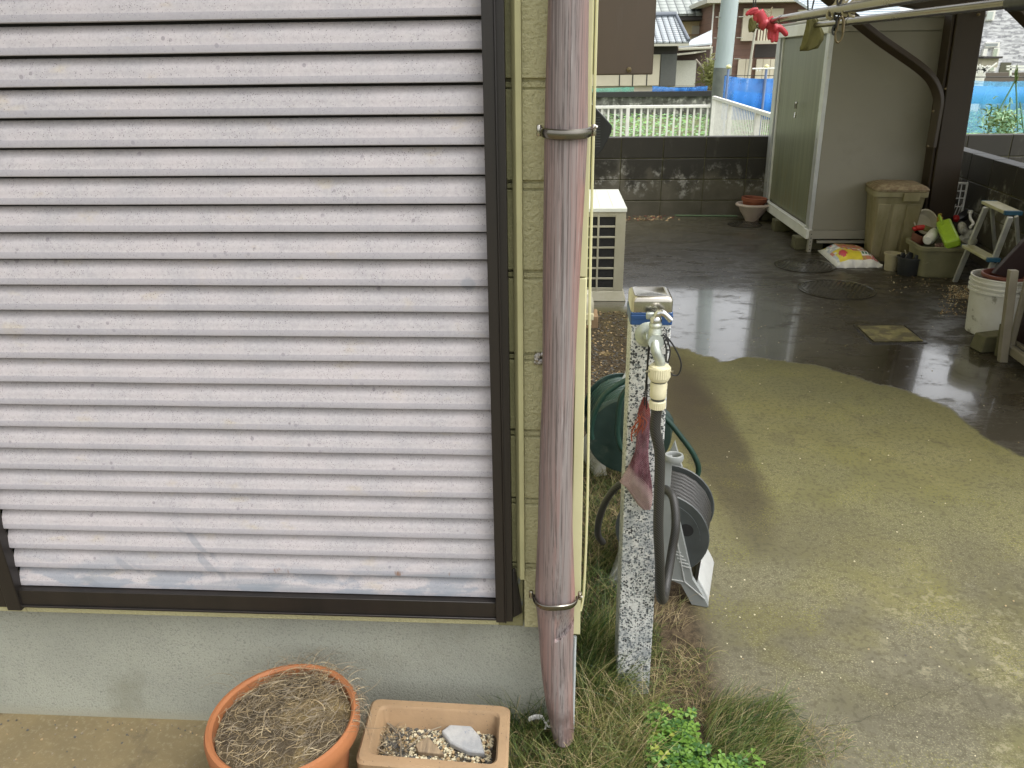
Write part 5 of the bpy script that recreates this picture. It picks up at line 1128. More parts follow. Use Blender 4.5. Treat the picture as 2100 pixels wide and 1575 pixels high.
# fertiliser bag
bA, bB, bC, bD = PZ(1678,508,.03), PZ(1717,545,.02), PZ(1811,541,.03), PZ(1768,509,.05)
m = MB(); NU, NV = 44, 26; vs = []
for j in range(NV+1):
    for i in range(NU+1):
        u, v = i/NU, j/NV
        p = bB.lerp(bC, u).lerp(bA.lerp(bD, u), v)       # v=0 near edge
        eu = min(u, 1-u)*2; ev = min(v, 1-v)*2; hh = .082*(min(1, eu*2.0)**.6)*(min(1, ev*2.2)**.6)
        vs.append(Vector((p.x, p.y, .012+hh+.006*mnoise.noise(Vector((u*7, v*7, 0)))+ (.012*math.sin(u*26)*(1 if v < .06 else 0)))))
n0 = len(vs); vs += [Vector((p.x, p.y, .003)) for p in vs]
fs = []; ms_ = []
def ink(u, v):
    h_ = (math.sin(int(u*22)*12.9+int(v*14)*78.2)*43758.5) % 1
    if v < .08 or u < .035 or u > .985 or v > .97: return 0
    if .34 < v and h_ < .16: return 0
    if v > .36 and h_ > .86: return (5,1,2,4)[int(h_*97) % 4]
    if .60 < u < .82 and .16 < v < .30: return 6 if (int(u*60) % 4) and .18 < v < .28 else 0
    if (u-.22)**2/.006+(v-.27)**2/.012 < 1: return 2
    if v < .30+.20*(u < .45) and .10 < u < .60: return 1
    if u > .80 and v < .45: return 2 if (u*9+v*7) % 1 > .25 else 0
    if .34 < v < .5: return 3
    if u < .24: return 4
    if v > .72: return 5 if (u*5) % 1 > .5 else 3
    return 3 if (u*6+v*3) % 1 > .35 else 5
for j in range(NV):
    for i in range(NU):
        q = j*(NU+1)+i; fs.append((q, q+1, q+NU+2, q+NU+1)); ms_.append(ink((i+.5)/NU, (j+.5)/NV))
        fs.append((n0+q, n0+q+NU+1, n0+q+NU+2, n0+q+1)); ms_.append(0)
for i in range(NU): fs += [(i, n0+i, n0+i+1, i+1), (NV*(NU+1)+i, NV*(NU+1)+i+1, n0+NV*(NU+1)+i+1, n0+NV*(NU+1)+i)]; ms_ += [0,0]
for j in range(NV): q = j*(NU+1); q2 = q+NU; fs += [(q, q+NU+1, n0+q+NU+1, n0+q), (q2, n0+q2, n0+q2+NU+1, q2+NU+1)]; ms_ += [0,0]
m.v = vs; m.f = fs; m.m = ms_
tag(m.build('soil_bag', [MAT['bagw'], MAT['bagy'], MAT['bagr'], MAT['bagp'], MAT['bagb'], MAT['bago'], MAT['bagg']], smooth=60), 'plump white bag with bright red and yellow print lying before the shed', 'soil bag')
# small pots
def potlike(name, px, py, r0_, r1_, h, mat, label, lip=.006, cat='flower pot'):
    c = PZ(px, py); c = Vector((c.x, c.y+r0_*.8, 0)); m = MB(); m.lathe(c, [(r0_*.96,0),(r0_,.004),(r1_,h-.014),(r1_+lip,h-.012),(r1_+lip,h),(r1_-.003,h),(r1_*.85,h*.6),(0,h*.55)], 28); tag(m.build(name, mat, smooth=40), label, cat); return c
potlike('cup_pot', 1830, 556, .044, .054, .125, MAT['cup'], 'small cream pot on the floor between the bin and the charcoal pot')
cdp = potlike('charcoal_pot', 1868, 566, .070, .082, .125, MAT['dpot'], 'round charcoal plastic pot standing before the big tub', .008)
m = MB(); m.tube([cdp+Vector((-.02,-.02,.10)), cdp+Vector((-.055,-.01,.175))], .004, 6, .5); tag(m.build('plant_label', MAT['cup']), 'pale stick leaning out of the charcoal pot', 'stick')
m = MB()
for k in range(5): a = k*1.3; m.hexa([cdp+Vector((.05*math.cos(a)+x, .05*math.sin(a)+y, .11+z)) for x, y, z in ((-.02,-.01,0),(.02,-.01,0),(.02,.01,0),(-.02,.01,0),(-.01,-.01,.04),(.015,-.01,.03),(.015,.01,.03),(-.01,.01,.04))])
tag(m.build('pot_shards', MAT['dpot'], bevel=.002), 'dark broken pot shards piled in the charcoal pot', 'shards')
# tub
tc = Vector((2.665, 5.52, 0)); tz = Matrix.Rotation(RAD(-4), 3, 'Z')
tb = thing('storage_tub', tc, 'large olive grey plastic tub heaped with garden bottles and bowls', 'tub')
def tq(hw, hd, z, r=.045): return [tc+(tz @ p) for p in rrect(0, 0, z, hw, hd, r, 5)]
m = MB(); m.rings([tq(.140,.12,0), tq(.146,.125,.008), tq(.146,.125,.02), tq(.165,.145,.185), tq(.168,.148,.188), tq(.184,.163,.192), tq(.185,.165,.218), tq(.176,.156,.222), tq(.166,.146,.218), tq(.150,.13,.12), tq(.14,.12,.11)]); m.build('body', MAT['tub'], tb, smooth=35)
def at(px, py, z): return PZ(px, py, z)
c = at(1898, 455, .30); m = MB(); Tm = Matrix.Rotation(RAD(62),3,'X') @ Matrix.Rotation(RAD(10),3,'Y'); m.lathe(c, [(.04,-.055),(.070,-.04),(.088,0),(.096,.002),(.096,.007),(.086,.006),(.066,-.034),(0,-.045)], 30, Tm); tag(m.build('metal_bowl', MAT['ivoryd'], smooth=40), 'grey bowl tilted up at the left of the heap in the tub', 'bowl')
m = MB(); c = at(1886, 468, .27); m.tube([c+Vector((-.03,0,0)), c+Vector((.03,0,.006))], .020, 12); m.tube([c+Vector((-.045,0,-.01)), c+Vector((-.03,0,0))], .016, 12); tag(m.build('red_bottle', MAT['red'], bevel=.003), 'small red bottle lying inside the tilted grey bowl', 'bottle')
m = MB(); c = at(1904, 470, .265); m.box(c.x-.035,c.x+.03,c.y-.02,c.y+.02,c.z-.02,c.z+.02, Matrix.Translation(c) @ Matrix.Rotation(.3,4,'Y') @ Matrix.Translation(-c)); tag(m.build('olive_bottle', MAT['olive'], bevel=.008), 'olive bottle lying beside the small red bottle in the bowl', 'bottle')
m = MB(); c = at(1886, 487, .225); m.lathe(c, [(.045,-.04),(.06,.01),(.055,.012),(0,0)], 20, Matrix.Rotation(RAD(25),3,'Y')); tag(m.build('small_clay_pot', MAT['terrad'], smooth=40), 'brown clay pot lying at the left inner edge of the tub', 'flower pot')
b0 = at(1902, 494, .225); b1 = at(1924, 470, .26)
wb = thing('white_bottle', b0, 'white bottle with dark blue cap leaning in the tub', 'bottle'); d_ = (b1-b0)
m = MB(); m.tube([b0, b0+d_*.12, b0+d_*.62, b0+d_*.8, b0+d_*.86], [.026,.040,.040,.022,.018], 18); m.build('body', MAT['white'], wb, smooth=60)
m = MB(); m.tube([b0+d_*.87, b0+d_*1.1], .022, 16); m.build('cap', MAT['bluecap'], wb, smooth=40)
g0 = at(1934, 455, .33); g1 = at(1954, 500, .25)
lg = thing('watering_jug', g1, 'lime green plastic jug with looped handle lying slanted in the tub', 'jug'); dd = (g1-g0).normalized(); sd2 = Vector((math.cos(RAD(15)), 0, .45)).normalized(); sd2 = (sd2-dd*sd2.dot(dd)).normalized(); nn = dd.cross(sd2)
L_ = (g1-g0).length
def bx_(o_, a0,a1,b0_,b1_,c0_,c1_): return [o_+dd*a+sd2*b+nn*c for (a,b,c) in ((a0,b0_,c0_),(a1,b0_,c0_),(a1,b1_,c0_),(a0,b1_,c0_),(a0,b0_,c1_),(a1,b0_,c1_),(a1,b1_,c1_),(a0,b1_,c1_))]
m = MB(); m.hexa(bx_(g0, .02, L_-.0, -.048, .048, -.035, .028)); m.hexa(bx_(g0, -.015, .018, -.034, .014, -.022, .016)); m.build('body', MAT['lime'], lg, bevel=.014)
hs_ = 1 if nn.y < 0 else -1
m = MB(); m.tube(curve([g0+dd*.0+nn*hs_*.02-sd2*.015, g0+dd*.0+nn*hs_*.055-sd2*.015, g0+dd*.08+nn*hs_*.062-sd2*.015, g0+dd*.10+nn*hs_*.03-sd2*.015], 5), .008, 10); m.build('handle', MAT['lime'], lg, smooth=60)
m = MB(); c = at(1927, 455, .31); m.tube([c, c+Vector((-.004,.0,.03)), c+Vector((-.006,.002,.038)), c+Vector((-.008,.002,.058))], [.020,.020,.013,.013], 14); tag(m.build('mustard_bottle', MAT['mustard'], smooth=40), 'mustard yellow bottle top standing behind the lime green jug', 'bottle')
m = MB(); c = at(1931, 501, .215); m.lathe(c, [(.036,-.05),(.042,.0),(.040,.002),(.034,-.04),(0,-.035)], 24); tag(m.build('glass_jar', mk('murky_jar', (.30,.24,.20), .2, var=(.12,.03,.04), vscale=60), smooth=40), 'murky glass jar at the front rim of the tub below the lime jug', 'jar')
# white drying rack piece
m = MB(); c = at(1962, 412, .40); W2, H2 = .055, .125; yk = c.y
fra = [Vector((c.x-W2, yk, c.z-H2)), Vector((c.x-W2+.008, yk+.03, c.z+H2-.02)), Vector((c.x-W2+.03, yk+.03, c.z+H2)), Vector((c.x+W2, yk+.03, c.z+H2)), Vector((c.x+W2+.012, yk+.03, c.z+H2-.02)), Vector((c.x+W2, yk, c.z-H2))]
m.tube(curve(fra, 4), .0085, 8); 
for t in (.35,.62,.85): m.bar(fra[0].lerp(fra[1], t), fra[5].lerp(fra[4], t), .008, .008)
for t in (.33,.66): m.bar(fra[0].lerp(fra[5], t)+Vector((0,0,.1)), fra[2].lerp(fra[3], t), .007, .007)
for t in (.15,.3,.5,.7): m.bar(fra[0].lerp(fra[5], t), fra[0].lerp(fra[5], t)+Vector((0.02,0,.10)), .005, .005)
tag(m.build('white_rack', MAT['white'], smooth=40), 'upright white plastic lattice rack at the back of the tub heap', 'rack')
m = MB(); c = at(1975, 440, .31); m.lathe(c, [(.030,-.04),(.045,.0),(.048,.002),(.040,0),(0,-.02)], 20, Matrix.Rotation(RAD(-50),3,'Y')); tag(m.build('black_pot', MAT['dpot'], smooth=40), 'small black pot lying right of the white rack on the heap', 'flower pot')
m = MB(); c = at(1960, 448, .29); m.lathe(c, [(.02,-.02),(.03,.0),(.02,.02)], 14, Matrix.Rotation(RAD(70),3,'Y')); tag(m.build('red_lid', MAT['red'], smooth=40), 'dark red lid between the lime jug and the black pot', 'cup')  # loose red lid lying in the heap
m = MB(); m.tube(curve([at(1990,435,.36), at(1990,448,.34), at(1996,458,.32), at(1990,466,.31)], 4), .010, 10); m.box(at(1990,435,.36).x-.014, at(1990,435,.36).x+.012, at(1990,435,.36).y-.01, at(1990,435,.36).y+.01, .352, .374); tag(m.build('hand_brush', MAT['white'], smooth=40), 'white hooked hand brush sticking up left of the ladder', 'brush')
m = MB(); c = at(1986, 478, .22)
for k in range(7): m.ell(c+Vector((random.uniform(-.045,.05), random.uniform(-.02,.03), random.uniform(-.06,.06))), random.uniform(.03,.05), .03, random.uniform(.03,.05), 10, 7, Matrix.Rotation(random.uniform(0,3),3,'Y'))
tag(m.build('plastic_bag', MAT['plas'], remesh=.008), 'crumpled translucent plastic bag between the tub and the ladder', 'plastic bag')
# ladder
ld = thing('step_ladder', PZ(2000, 600), 'small two step aluminium ladder with blue corner caps beside the tub', 'step ladder')
zt2 = .545
TLl = at(2022, 425, zt2-.02); TRl = at(2072, 445, zt2-.02); FL = at(1958, 578, 0); FR = at(2010, 609, 0)
def leg(a, b, w=.034, d=.020): m = MB(); m.bar(a, b, w, d, (0,1,0)); m.build('leg', MAT['lad'], ld, bevel=.004)
leg(FL, TLl); leg(FR, TRl)
bkL = FL+Vector((.36,.16,0)); bkR = FR+Vector((.34,.16,0))
leg(bkL, TLl+Vector((.05,.03,.0)), .022, .016); leg(bkR, TRl+Vector((.05,.03,.0)), .022, .016)
def step(z, pl, pr_, ext):
    a = at(*pl, z); b = at(*pr_, z); d = (b-a).normalized(); n_ = Vector((-d.y, d.x, 0)); n_ = n_ if n_.x > 0 else -n_
    m = MB(); T_ = [a-d*.012, b+d*.002, b+n_*ext+d*.002, a+n_*ext-d*.012]; m.prism([p-Vector((0,0,.020)) for p in T_], (0,0,.020)); s_ = m.build('step', MAT['ladstep'], ld, bevel=.004)
    m = MB(); m.prism([p-Vector((0,0,.024)) for p in (b+d*.0025, b+d*.03, b+n_*ext+d*.03, b+n_*ext+d*.0025)], (0,0,.027)); m.prism([p-Vector((0,0,.022)) for p in (a-d*.0125, a-d*.02, a+n_*ext-d*.02, a+n_*ext-d*.0125)], (0,0,.024)); m.build('end_cap', MAT['ladblue'], s_, bevel=.004)
step(zt2, (2014,412), (2058,432), .10); step(.27, (1974,502), (2022,528), .075)
for (x, y) in ((2067,445),(2031,530),(2042,535)): m = MB(); p = at(x, y, .25); m.ell(p, .010, .010, .016, 8, 6); m.build('hinge', MAT['black'], ld)
m = MB(); c = at(1995, 590, .02)
for k in range(6): m.ell(c+Vector((random.uniform(-.06,.06), random.uniform(-.05,.06), random.uniform(-.01,.01))), .05, .03, .014, 9, 6, Matrix.Rotation(random.uniform(0,3),3,'Z'))
tag(m.build('blue_sack', MAT['bluesheet'], remesh=.008), 'crumpled blue sack on the ground behind the ladder feet', 'sack')
# bucket, block, stake, rack
cbk = PZ(2046, 692); cbk = Vector((cbk.x, cbk.y+.10, 0))
bk = thing('bucket', cbk, 'scuffed white bucket with ribbed rim at the right edge of the yard', 'bucket')
tt = PZ(2055, 580, .30); 
m = MB(); m.lathe(cbk, [(.112,0),(.116,.004),(.134,.235),(.146,.237),(.146,.246),(.137,.249),(.138,.262),(.148,.264),(.148,.270),(.139,.272),(.140,.288),(.149,.29),(.149,.296),(.141,.298),(.142,.312),(.147,.315),(.146,.32),(.139,.32),(.134,.22),(0,.21)], 44); m.build('body', MAT['bucket'], bk, smooth=35)
m = MB(); m.lathe(cbk+Vector((.025,-.005,.24)), [(.09,0),(.118,.075),(.122,.078),(.122,.092),(.114,.092),(.105,.05),(0,.045)], 34); tag(m.build('brown_pot', mk('brown_pot', (.16,.055,.035), .5, var=(.12,.04,.03), vscale=6), smooth=40), 'brown plant pot sitting in the mouth of the white bucket', 'flower pot')
m = MB(); pts = [(2038,562),(2046,552),(2110,484),(2110,566),(2086,574)]; m.prism([PY(x, y, cbk.y+.02) for x, y in pts], (0,.03,0)); tag(m.build('maroon_board', MAT['maroon'], bevel=.003), 'dark maroon board leaning down behind the bucket rim', 'board')
m = MB(); c = PZ(2010, 722); T = Matrix.Translation((c.x+.045, c.y+.03, 0)) @ Matrix.Rotation(RAD(12),4,'Z'); m.hexa([T @ Vector(p) for p in ((-.06,-.035,0),(.09,-.045,0),(.09,.06,0),(-.055,.06,0),(-.045,-.03,.085),(.09,-.035,.09),(.09,.055,.09),(-.045,.05,.085))]); tag(m.build('broken_block', MAT['cblock'], bevel=.006), 'broken mossy concrete block on the floor before the white bucket', 'concrete block')
m = MB(); a = PZ(2052, 732); m.hexa([a+Vector(p) for p in ((-.018,0,0),(.022,0,0),(.022,.03,0),(-.018,.03,0),(-.022,.01,.165),(.018,.01,.165),(.018,.04,.165),(-.022,.04,.165))]); tag(m.build('timber_offcut', MAT['cblock'], bevel=.002), 'upright short timber offcut between the broken block and the beige rack', 'timber')
rk = thing('metal_rack', PZ(2070, 745), 'beige metal rack frame cut off by the right edge', 'rack')
a = PZ(2050, 744); b = PY(2088, 574, a.y)
m = MB(); m.hexa([a+Vector(p) for p in ((0,0,0),(.040,0,0),(.040,.03,0),(0,.03,0))]+[Vector((b.x-.045, a.y, .47)), Vector((b.x-.005, a.y, .47)), Vector((b.x-.005, a.y+.03, .47)), Vector((b.x-.045, a.y+.03, .47))]); m.build('leg', MAT['rack'], rk, bevel=.003)
m = MB(); a2 = PZ(2072, 716, .06); b2 = PZ(2135, 762, .06); m.bar(a2, b2, .03, .045); m.bar(a2+Vector((.0,0,.0)), a2+Vector((-.0,0,.42)), .03, .02, (0,1,0)); m.build('frame', MAT['rack'], rk, bevel=.006)
m = MB(); m.prism([a2+Vector((.02,.01,.025)), b2+Vector((.02,.03,.025)), b2+Vector((.3,.3,.025)), a2+Vector((.3,.3,.025))], (0,0,.01)); m.build('shelf', MAT['rack'], rk)
m = MB(); m.prism([a2+Vector((.03,.02,.04)), b2+Vector((.06,.04,.04)), b2+Vector((.06,.04,.44)), a2+Vector((.03,.02,.44))], (.01,.01,0)); m.build('back_panel', MAT['maroon'], rk)

# ------------------------------------------------------------------ beyond the wall
def picket(name, p0, p1, zt, zb, sp, w, label, posts):
    d = Vector((p1[0]-p0[0], p1[1]-p0[1], 0)); L = d.length; e_ = d.normalized(); o_ = Vector((p0[0], p0[1], 0)); root = thing(name, o_+Vector((0,0,-.35)), label, 'fence')
    m = MB(); m.bar(o_+Vector((0,0,zt-.02)), o_+d+Vector((0,0,zt-.02)), .05, .045); m.bar(o_+Vector((0,0,zb+.04)), o_+d+Vector((0,0,zb+.04)), .04, .03); m.build('rail', MAT['fencew'], root, bevel=.004)
    m = MB(); x = sp
    while x < L: m.bar(o_+e_*x+Vector((0,0,zb)), o_+e_*x+Vector((0,0,zt-.035)), .012, w, e_); x += sp
    m.build('pickets', MAT['fencew'], root)
    for q in posts: m = MB(); m.bar(o_+e_*(q*L)+Vector((0,0,-.35)), o_+e_*(q*L)+Vector((0,0,zt-.005)), .055, .055, e_); m.build('post', MAT['fencew'], root, bevel=.004)
    return root
YF = 13.5
f0 = PY(1150, 214, YF); f1 = PY(1457, 215, YF)
picket('white_fence', (f0.x-2, YF), (f1.x, YF), (f1.z), -.25, .107, .030, 'low white picket fence running across behind the back block wall', (0, .35, .7))
ct = PY(1462, 197, YF); zt3 = ct.z
n1 = PZ(1592, 236, zt3); 
dd2 = (n1-Vector((ct.x, YF, zt3))); 
n2 = Vector((ct.x, YF, zt3))+dd2*1.12
picket('white_fence', (ct.x+.02, YF), (n2.x, n2.y), zt3, -.25, .115, .016, 'angled white picket fence coming forward to the right towards the shed', (0, .32, .70, 1.0))
# net fence
YN = 14.6
def net(name, x0p, x1p, ytop, ybot, Yn, mat, label, wob=.02, posts=()):
    a = PY(x0p, ytop, Yn); b = PY(x1p, ytop, Yn); zb = PY((x0p+x1p)/2, ybot, Yn).z; root = thing(name, ((a+b)/2).xy.to_3d(), label, 'net'); 
    m = MB(); n = 40; 
    for zi, (zl) in enumerate(range(1)):
        vs = []
        for i in range(n+1):
            t = i/n; x = a.x+(b.x-a.x)*t; zt_2 = a.z+(b.z-a.z)*t-.05*abs(math.sin(t*math.pi*max(1, len(posts)-1)))
            vs += [Vector((x, Yn+wob*math.sin(i), zb)), Vector((x, Yn+wob*math.sin(i*.8), zt_2))]
        m.add(vs, [(2*i, 2*i+2, 2*i+3, 2*i+1) for i in range(n)])
    m.build('mesh', mat, root, smooth=60, fix=False, thick=.004)
    for px in posts:
        p = PY(px, ytop-18, Yn-.03); m = MB(); m.tube([(p.x, Yn-.04, -.35), (p.x, Yn-.04, p.z)], .022, 8); ps = m.build('post', MAT['netpost'], root); m = MB(); m.ell((p.x, Yn-.04, p.z), .045, .045, .035, 12, 8); m.build('cap', MAT['capy'], ps, smooth=60)
    m = MB(); m.tube([a+Vector((0,-.02,0)), b+Vector((0,-.02,0))], .006, 5); m.build('line', MAT['blackc'], root)
    return root
net('blue_net', 1486, 1640, 155, 245, YN, MAT['netb'], 'blue net fence on capped poles behind the angled white fence', .02, (1494, 1572))
net('blue_sheet', 1505, 1700, 186, 245, YN+.6, MAT['netb2'], 'solid blue sheet hanging behind the blue net left of the shed', .01)
net('blue_net', 1935, 2180, 158, 272, 10.0, MAT['netc'], 'blue net stretched above the wall right of the brown post', .015)
net('blue_sheet', 1935, 2230, 172, 212, 16.0, MAT['netb2'], 'solid blue sheet far behind the net at the right edge', .01)
# plant + canes before the right net
pl = thing('bean_canes', PY(2080, 300, 9.0).xy.to_3d(), 'leaning garden canes with leafy plants behind the right end of the wall', 'plant canes')
m = MB()
for (x0p, y0p, x1p, y1p) in ((2025,270,2085,160),(2087,270,2083,150),(2066,262,2072,200),(2100,275,2092,210),(2034,218,2030,236)): m.tube([PY(x0p,y0p,9.0), PY(x1p,y1p,9.1)], .009, 6)
m.build('cane', flat('cane_green', (.08,.20,.12), .6), pl)
m = MB()
for _ in range(420):
    cx_, cy_ = random.gauss(2055,18), random.gauss(252,16); a = PY(cx_, cy_, 9.0+random.uniform(-.15,.15)); m.cm = random.choice((0,1)); d = Vector((random.uniform(-1,1), random.uniform(-1,1), random.uniform(-.3,1))).normalized()*random.uniform(.03,.08); m.strip([a, a+d*.5+Vector((0,0,.01)), a+d], .020, .004)
m.build('foliage', [MAT['crop2'], MAT['gr1']], pl, fix=False, smooth=0)
# crops
m = MB()
for _ in range(15000):
    y = random.uniform(14.2, 27); x = random.uniform(-1.5+(y-14)*-.12, 9+(y-14)*.6); r = random.random(); m.cm = 2 if (r < .05 or (x < 1.7 and y < 18 and r < .5)) else (1 if r < .45 else 0)
    p = Vector((x, y, -.33+random.uniform(0,.16))); a = random.uniform(0,6.28); s_ = random.uniform(.05,.12); d = Vector((math.cos(a), math.sin(a), random.uniform(-.1,.5)))*s_; n_ = Vector((-math.sin(a), math.cos(a), random.uniform(-.2,.2)))*s_*.5
    m.add([p, p+d*.5-n_, p+d+Vector((0,0,-.01)), p+d*.5+n_], [(0,1,2,3)])
tag(m.build('crop_leaves', [MAT['crop'], MAT['crop2'], MAT['crop3']], fix=False, smooth=0), 'field of leafy green vegetables beyond the white fence', 'crops', kind='stuff')
m = MB()
for _ in range(5000):
    y = random.uniform(9.2, 16); x = random.uniform(4.6+(y-9)*.35, 9+(y-9)*.8); m.cm = random.choice((0,1,1)); p = Vector((x, y, -.33+random.uniform(0,.22))); a = random.uniform(0,6.28); s_ = random.uniform(.05,.12); d = Vector((math.cos(a), math.sin(a), random.uniform(-.1,.5)))*s_; n_ = Vector((-math.sin(a), math.cos(a), 0))*s_*.5
    m.add([p, p+d*.5-n_, p+d, p+d*.5+n_], [(0,1,2,3)])
tag(m.build('crop_leaves', [MAT['crop'], MAT['crop2']], fix=False, smooth=0), 'green vegetable rows seen through the blue net at the right edge', 'crops', kind='stuff')
# retaining wall with nets
a = PY(1150, 190, 27); b = PY(1478, 191, 27); zb = -.35; rw_ = thing('retaining_wall', ((a+b)/2).xy.to_3d(), 'stained dark concrete retaining wall at the far edge of the crop field', 'retaining wall')
m = MB(); m.box(a.x-6, b.x, 27, 27.4, zb, a.z-.16); m.build('wall', MAT['retain'], rw_); m = MB(); m.box(a.x-6, b.x+.02, 26.95, 27.45, a.z-.158, a.z); m.build('coping', MAT['retop'], rw_)
a2_ = PY(1500, 190, 29); m = MB(); m.box(b.x+.05, 30, 29.5, 29.9, zb, a.z-.1); tag(m.build('low_wall', MAT['retain']), 'low concrete wall behind the blue nets, in front of the brown house', 'wall')
net('green_net', 1100, 1300, 178, 191, 27.2, MAT['netg'], 'green net strip on top of the retaining wall, below the beige house', .02)
net('blue_net', 1338, 1451, 176, 190, 27.15, MAT['netb'], 'short blue net strip on top of the retaining wall', .02)
# utility pole
up_ = thing('utility_pole', (PY(1478,190,18).x, 18, -.35), 'tall pale grey concrete utility pole rising before the brown house', 'utility pole')
b0_ = PY(1478, 190, 18); t0_ = PY(1503, 0, 18); zz = b0_.z; m = MB(); ax = b0_.x; ax2 = t0_.x
m.tube([(ax, 18, PY(1480,139,18).z), (ax2+.02, 18, 6.5)], [.185,.160], 20); m.build('pole', MAT['pole'], up_, smooth=60)
m = MB(); m.tube([(ax-.005, 18, -.4), (ax, 18, PY(1480,139,18).z)], .190, 20); m.build('sleeve', MAT['polelow'], up_, smooth=60)
m = MB()
for i, py in enumerate((35,78,121)):
    for s in (-1, 1): p = PY(1500-(py/180)*18, py, 18); m.tube([(p.x+s*.17, 17.95, p.z+(.0)), (p.x+s*.30, 17.95, p.z)], .010, 6)
m.build('step_bolt', MAT['steel'], up_)

def R2(px0, py0, px1, py1, Yd):
    p = PY(px0, (py0+py1)/2, Yd); q = PY(px1, (py0+py1)/2, Yd); t = PY((px0+px1)/2, py0, Yd); b = PY((px0+px1)/2, py1, Yd); return p.x, q.x, b.z, t.z
def panel(root, name, px0, py0, px1, py1, Yd, mat, th=.08, bevel=0):
    x0, x1, z0, z1 = R2(px0, py0, px1, py1, Yd); m = MB(); m.box(x0, x1, Yd-th, Yd-.002, z0, z1); return m.build(name, mat, root, bevel=bevel)
# H1 beige tiled house
Y1_ = 32.0
h1 = thing('beige_house', (PY(1300,190,Y1_).x, Y1_+2, -.35), 'low beige house with shiny blue grey tiled roof and grey shutter beyond the field', 'house')
x0, x1, z0, z1 = R2(1120, 88, 1386, 200, Y1_); m = MB(); m.box(x0-8, x1, Y1_, Y1_+6, -.35, z1); m.build('wall', MAT['house_beige'], h1)
x1r = PY(1412, 86, Y1_-.5).x; ze = PY(1380, 86, Y1_-.5).z; zr_ = PY(1385, 33, Y1_+2.4).z; xr_ = PY(1387, 33, Y1_+2.4).x
m = MB(); m.add([(x0-8,Y1_-.6,ze),(x1r,Y1_-.6,ze),(xr_,Y1_+2.4,zr_),(x0-8,Y1_+2.4,zr_),(x1r,Y1_+5.6,ze),(x0-8,Y1_+5.6,ze),(x0-8,Y1_-.6,ze-.06),(x1r,Y1_-.6,ze-.06)], [(0,1,2,3),(1,4,2),(3,2,4,5),(0,6,7,1)]); rf = m.build('roof', MAT['tile'], h1, smooth=0)
m = MB(); m.tube([(x0-8,Y1_+2.4,zr_+.06),(xr_,Y1_+2.4,zr_+.06)], .10, 8); m.tube([(xr_,Y1_+2.4,zr_+.04),(x1r,Y1_-.6,ze+.05)], .06, 8); m.build('ridge', flat('ridge_tile', (.14,.16,.19), .4), rf)
m = MB(); m.box(x0-8, x1r, Y1_-.68, Y1_-.60, ze-.14, ze-.06); m.build('gutter', MAT['gutter'], h1)
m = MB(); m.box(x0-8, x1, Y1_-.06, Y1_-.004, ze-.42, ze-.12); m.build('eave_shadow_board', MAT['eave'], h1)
s0 = panel(h1, 'shutter_box', 1150, 113, 1352, 176, Y1_, MAT['shutw'], .10)
m = MB(); 
for px in (1210,1271,1298,1327): p = PY(px, 150, Y1_-.105); m.box(p.x-.02, p.x+.02, Y1_-.112, Y1_-.101, PY(1300,176,Y1_).z, PY(1300,114,Y1_).z)
m.build('seam', MAT['eave'], s0)
panel(h1, 'window_shutter', 1354, 111, 1386, 176, Y1_, MAT['greysh'], .12)
# annex: pale door and dark wall
an = thing('annex_house', (PY(1420,190,34).x, 34, -.35), 'dark brown annex with pale door and sloped pale metal roof', 'house')
x0, x1, z0, z1 = R2(1386, 96, 1462, 200, 34); m = MB(); m.box(x0-.3, x1, 34, 38, -.35, z1); m.build('wall', flat('dark_brown_wall', (.085,.055,.045), .7), an)
panel(an, 'door', 1385, 124, 1426, 178, 33.9, MAT['whitewall'], .1)
m = MB(); q = [PY(1391,98,33.5), PY(1460,92,33.5), PY(1460,64,37), PY(1415,86,35)]; m.prism(q, (0,0,.06)); m.build('roof', MAT['metalroof'], an)
m = MB(); m.tube([PY(1391,101,33.4), PY(1461,98,33.4)], .05, 6); m.tube([PY(1459,98,33.4), PY(1453,180,33.4)], .045, 6); m.build('gutter', MAT['gutter'], an)
m = MB(); q = [PY(1384,114,33.3), PY(1424,110,33.3), PY(1448,106,33.9), PY(1386,112,33.9)]; m.prism(q, (0,0,.05)); m.build('canopy', MAT['gutter'], an)
# H2 yellow
Y2_ = 44
h2 = thing('yellow_house', (PY(1400,100,Y2_).x, Y2_, -.35), 'pale yellow two storey house under a grey tiled roof, above the blue roofed house', 'house')
x0, x1, z0, z1 = R2(1300, 30, 1462, 200, Y2_); m = MB(); m.box(x0-3, x1+.4, Y2_, Y2_+7, -.35, z1); m.build('wall', MAT['house_yel'], h2)
ze = PY(1400, 28, Y2_-.8).z; m = MB(); m.add([(x0-5,Y2_-.8,ze),(x1+1.2,Y2_-.8,ze),(x1-1.2,Y2_+3.5,ze+1.45),(x0-5,Y2_+3.5,ze+1.45),(x1+1.2,Y2_+7.8,ze),(x0-5,Y2_+7.8,ze),(x0-5,Y2_-.8,ze-.1),(x1+1.2,Y2_-.8,ze-.1)], [(0,1,2,3),(1,4,2),(3,2,4,5),(0,6,7,1)]); m.build('roof', MAT['tile2'], h2, smooth=0)
m = MB(); m.box(x0-5, x1+1.2, Y2_-.75, Y2_-.003, ze-.30, ze-.12); m.build('eave', MAT['eave'], h2)
panel(h2, 'shutter', 1418, 53, 1441, 82, Y2_, MAT['house_beige'], .12); panel(h2, 'window', 1441, 54, 1460, 72, Y2_, MAT['winglass'], .05); panel(h2, 'balcony_rail', 1410, 70, 1460, 73, Y2_-.2, flat('rail_brown', (.30,.20,.12), .6), .05)
panel(h2, 'storey_band', 1385, 42, 1460, 44, Y2_, MAT['eave'], .02)
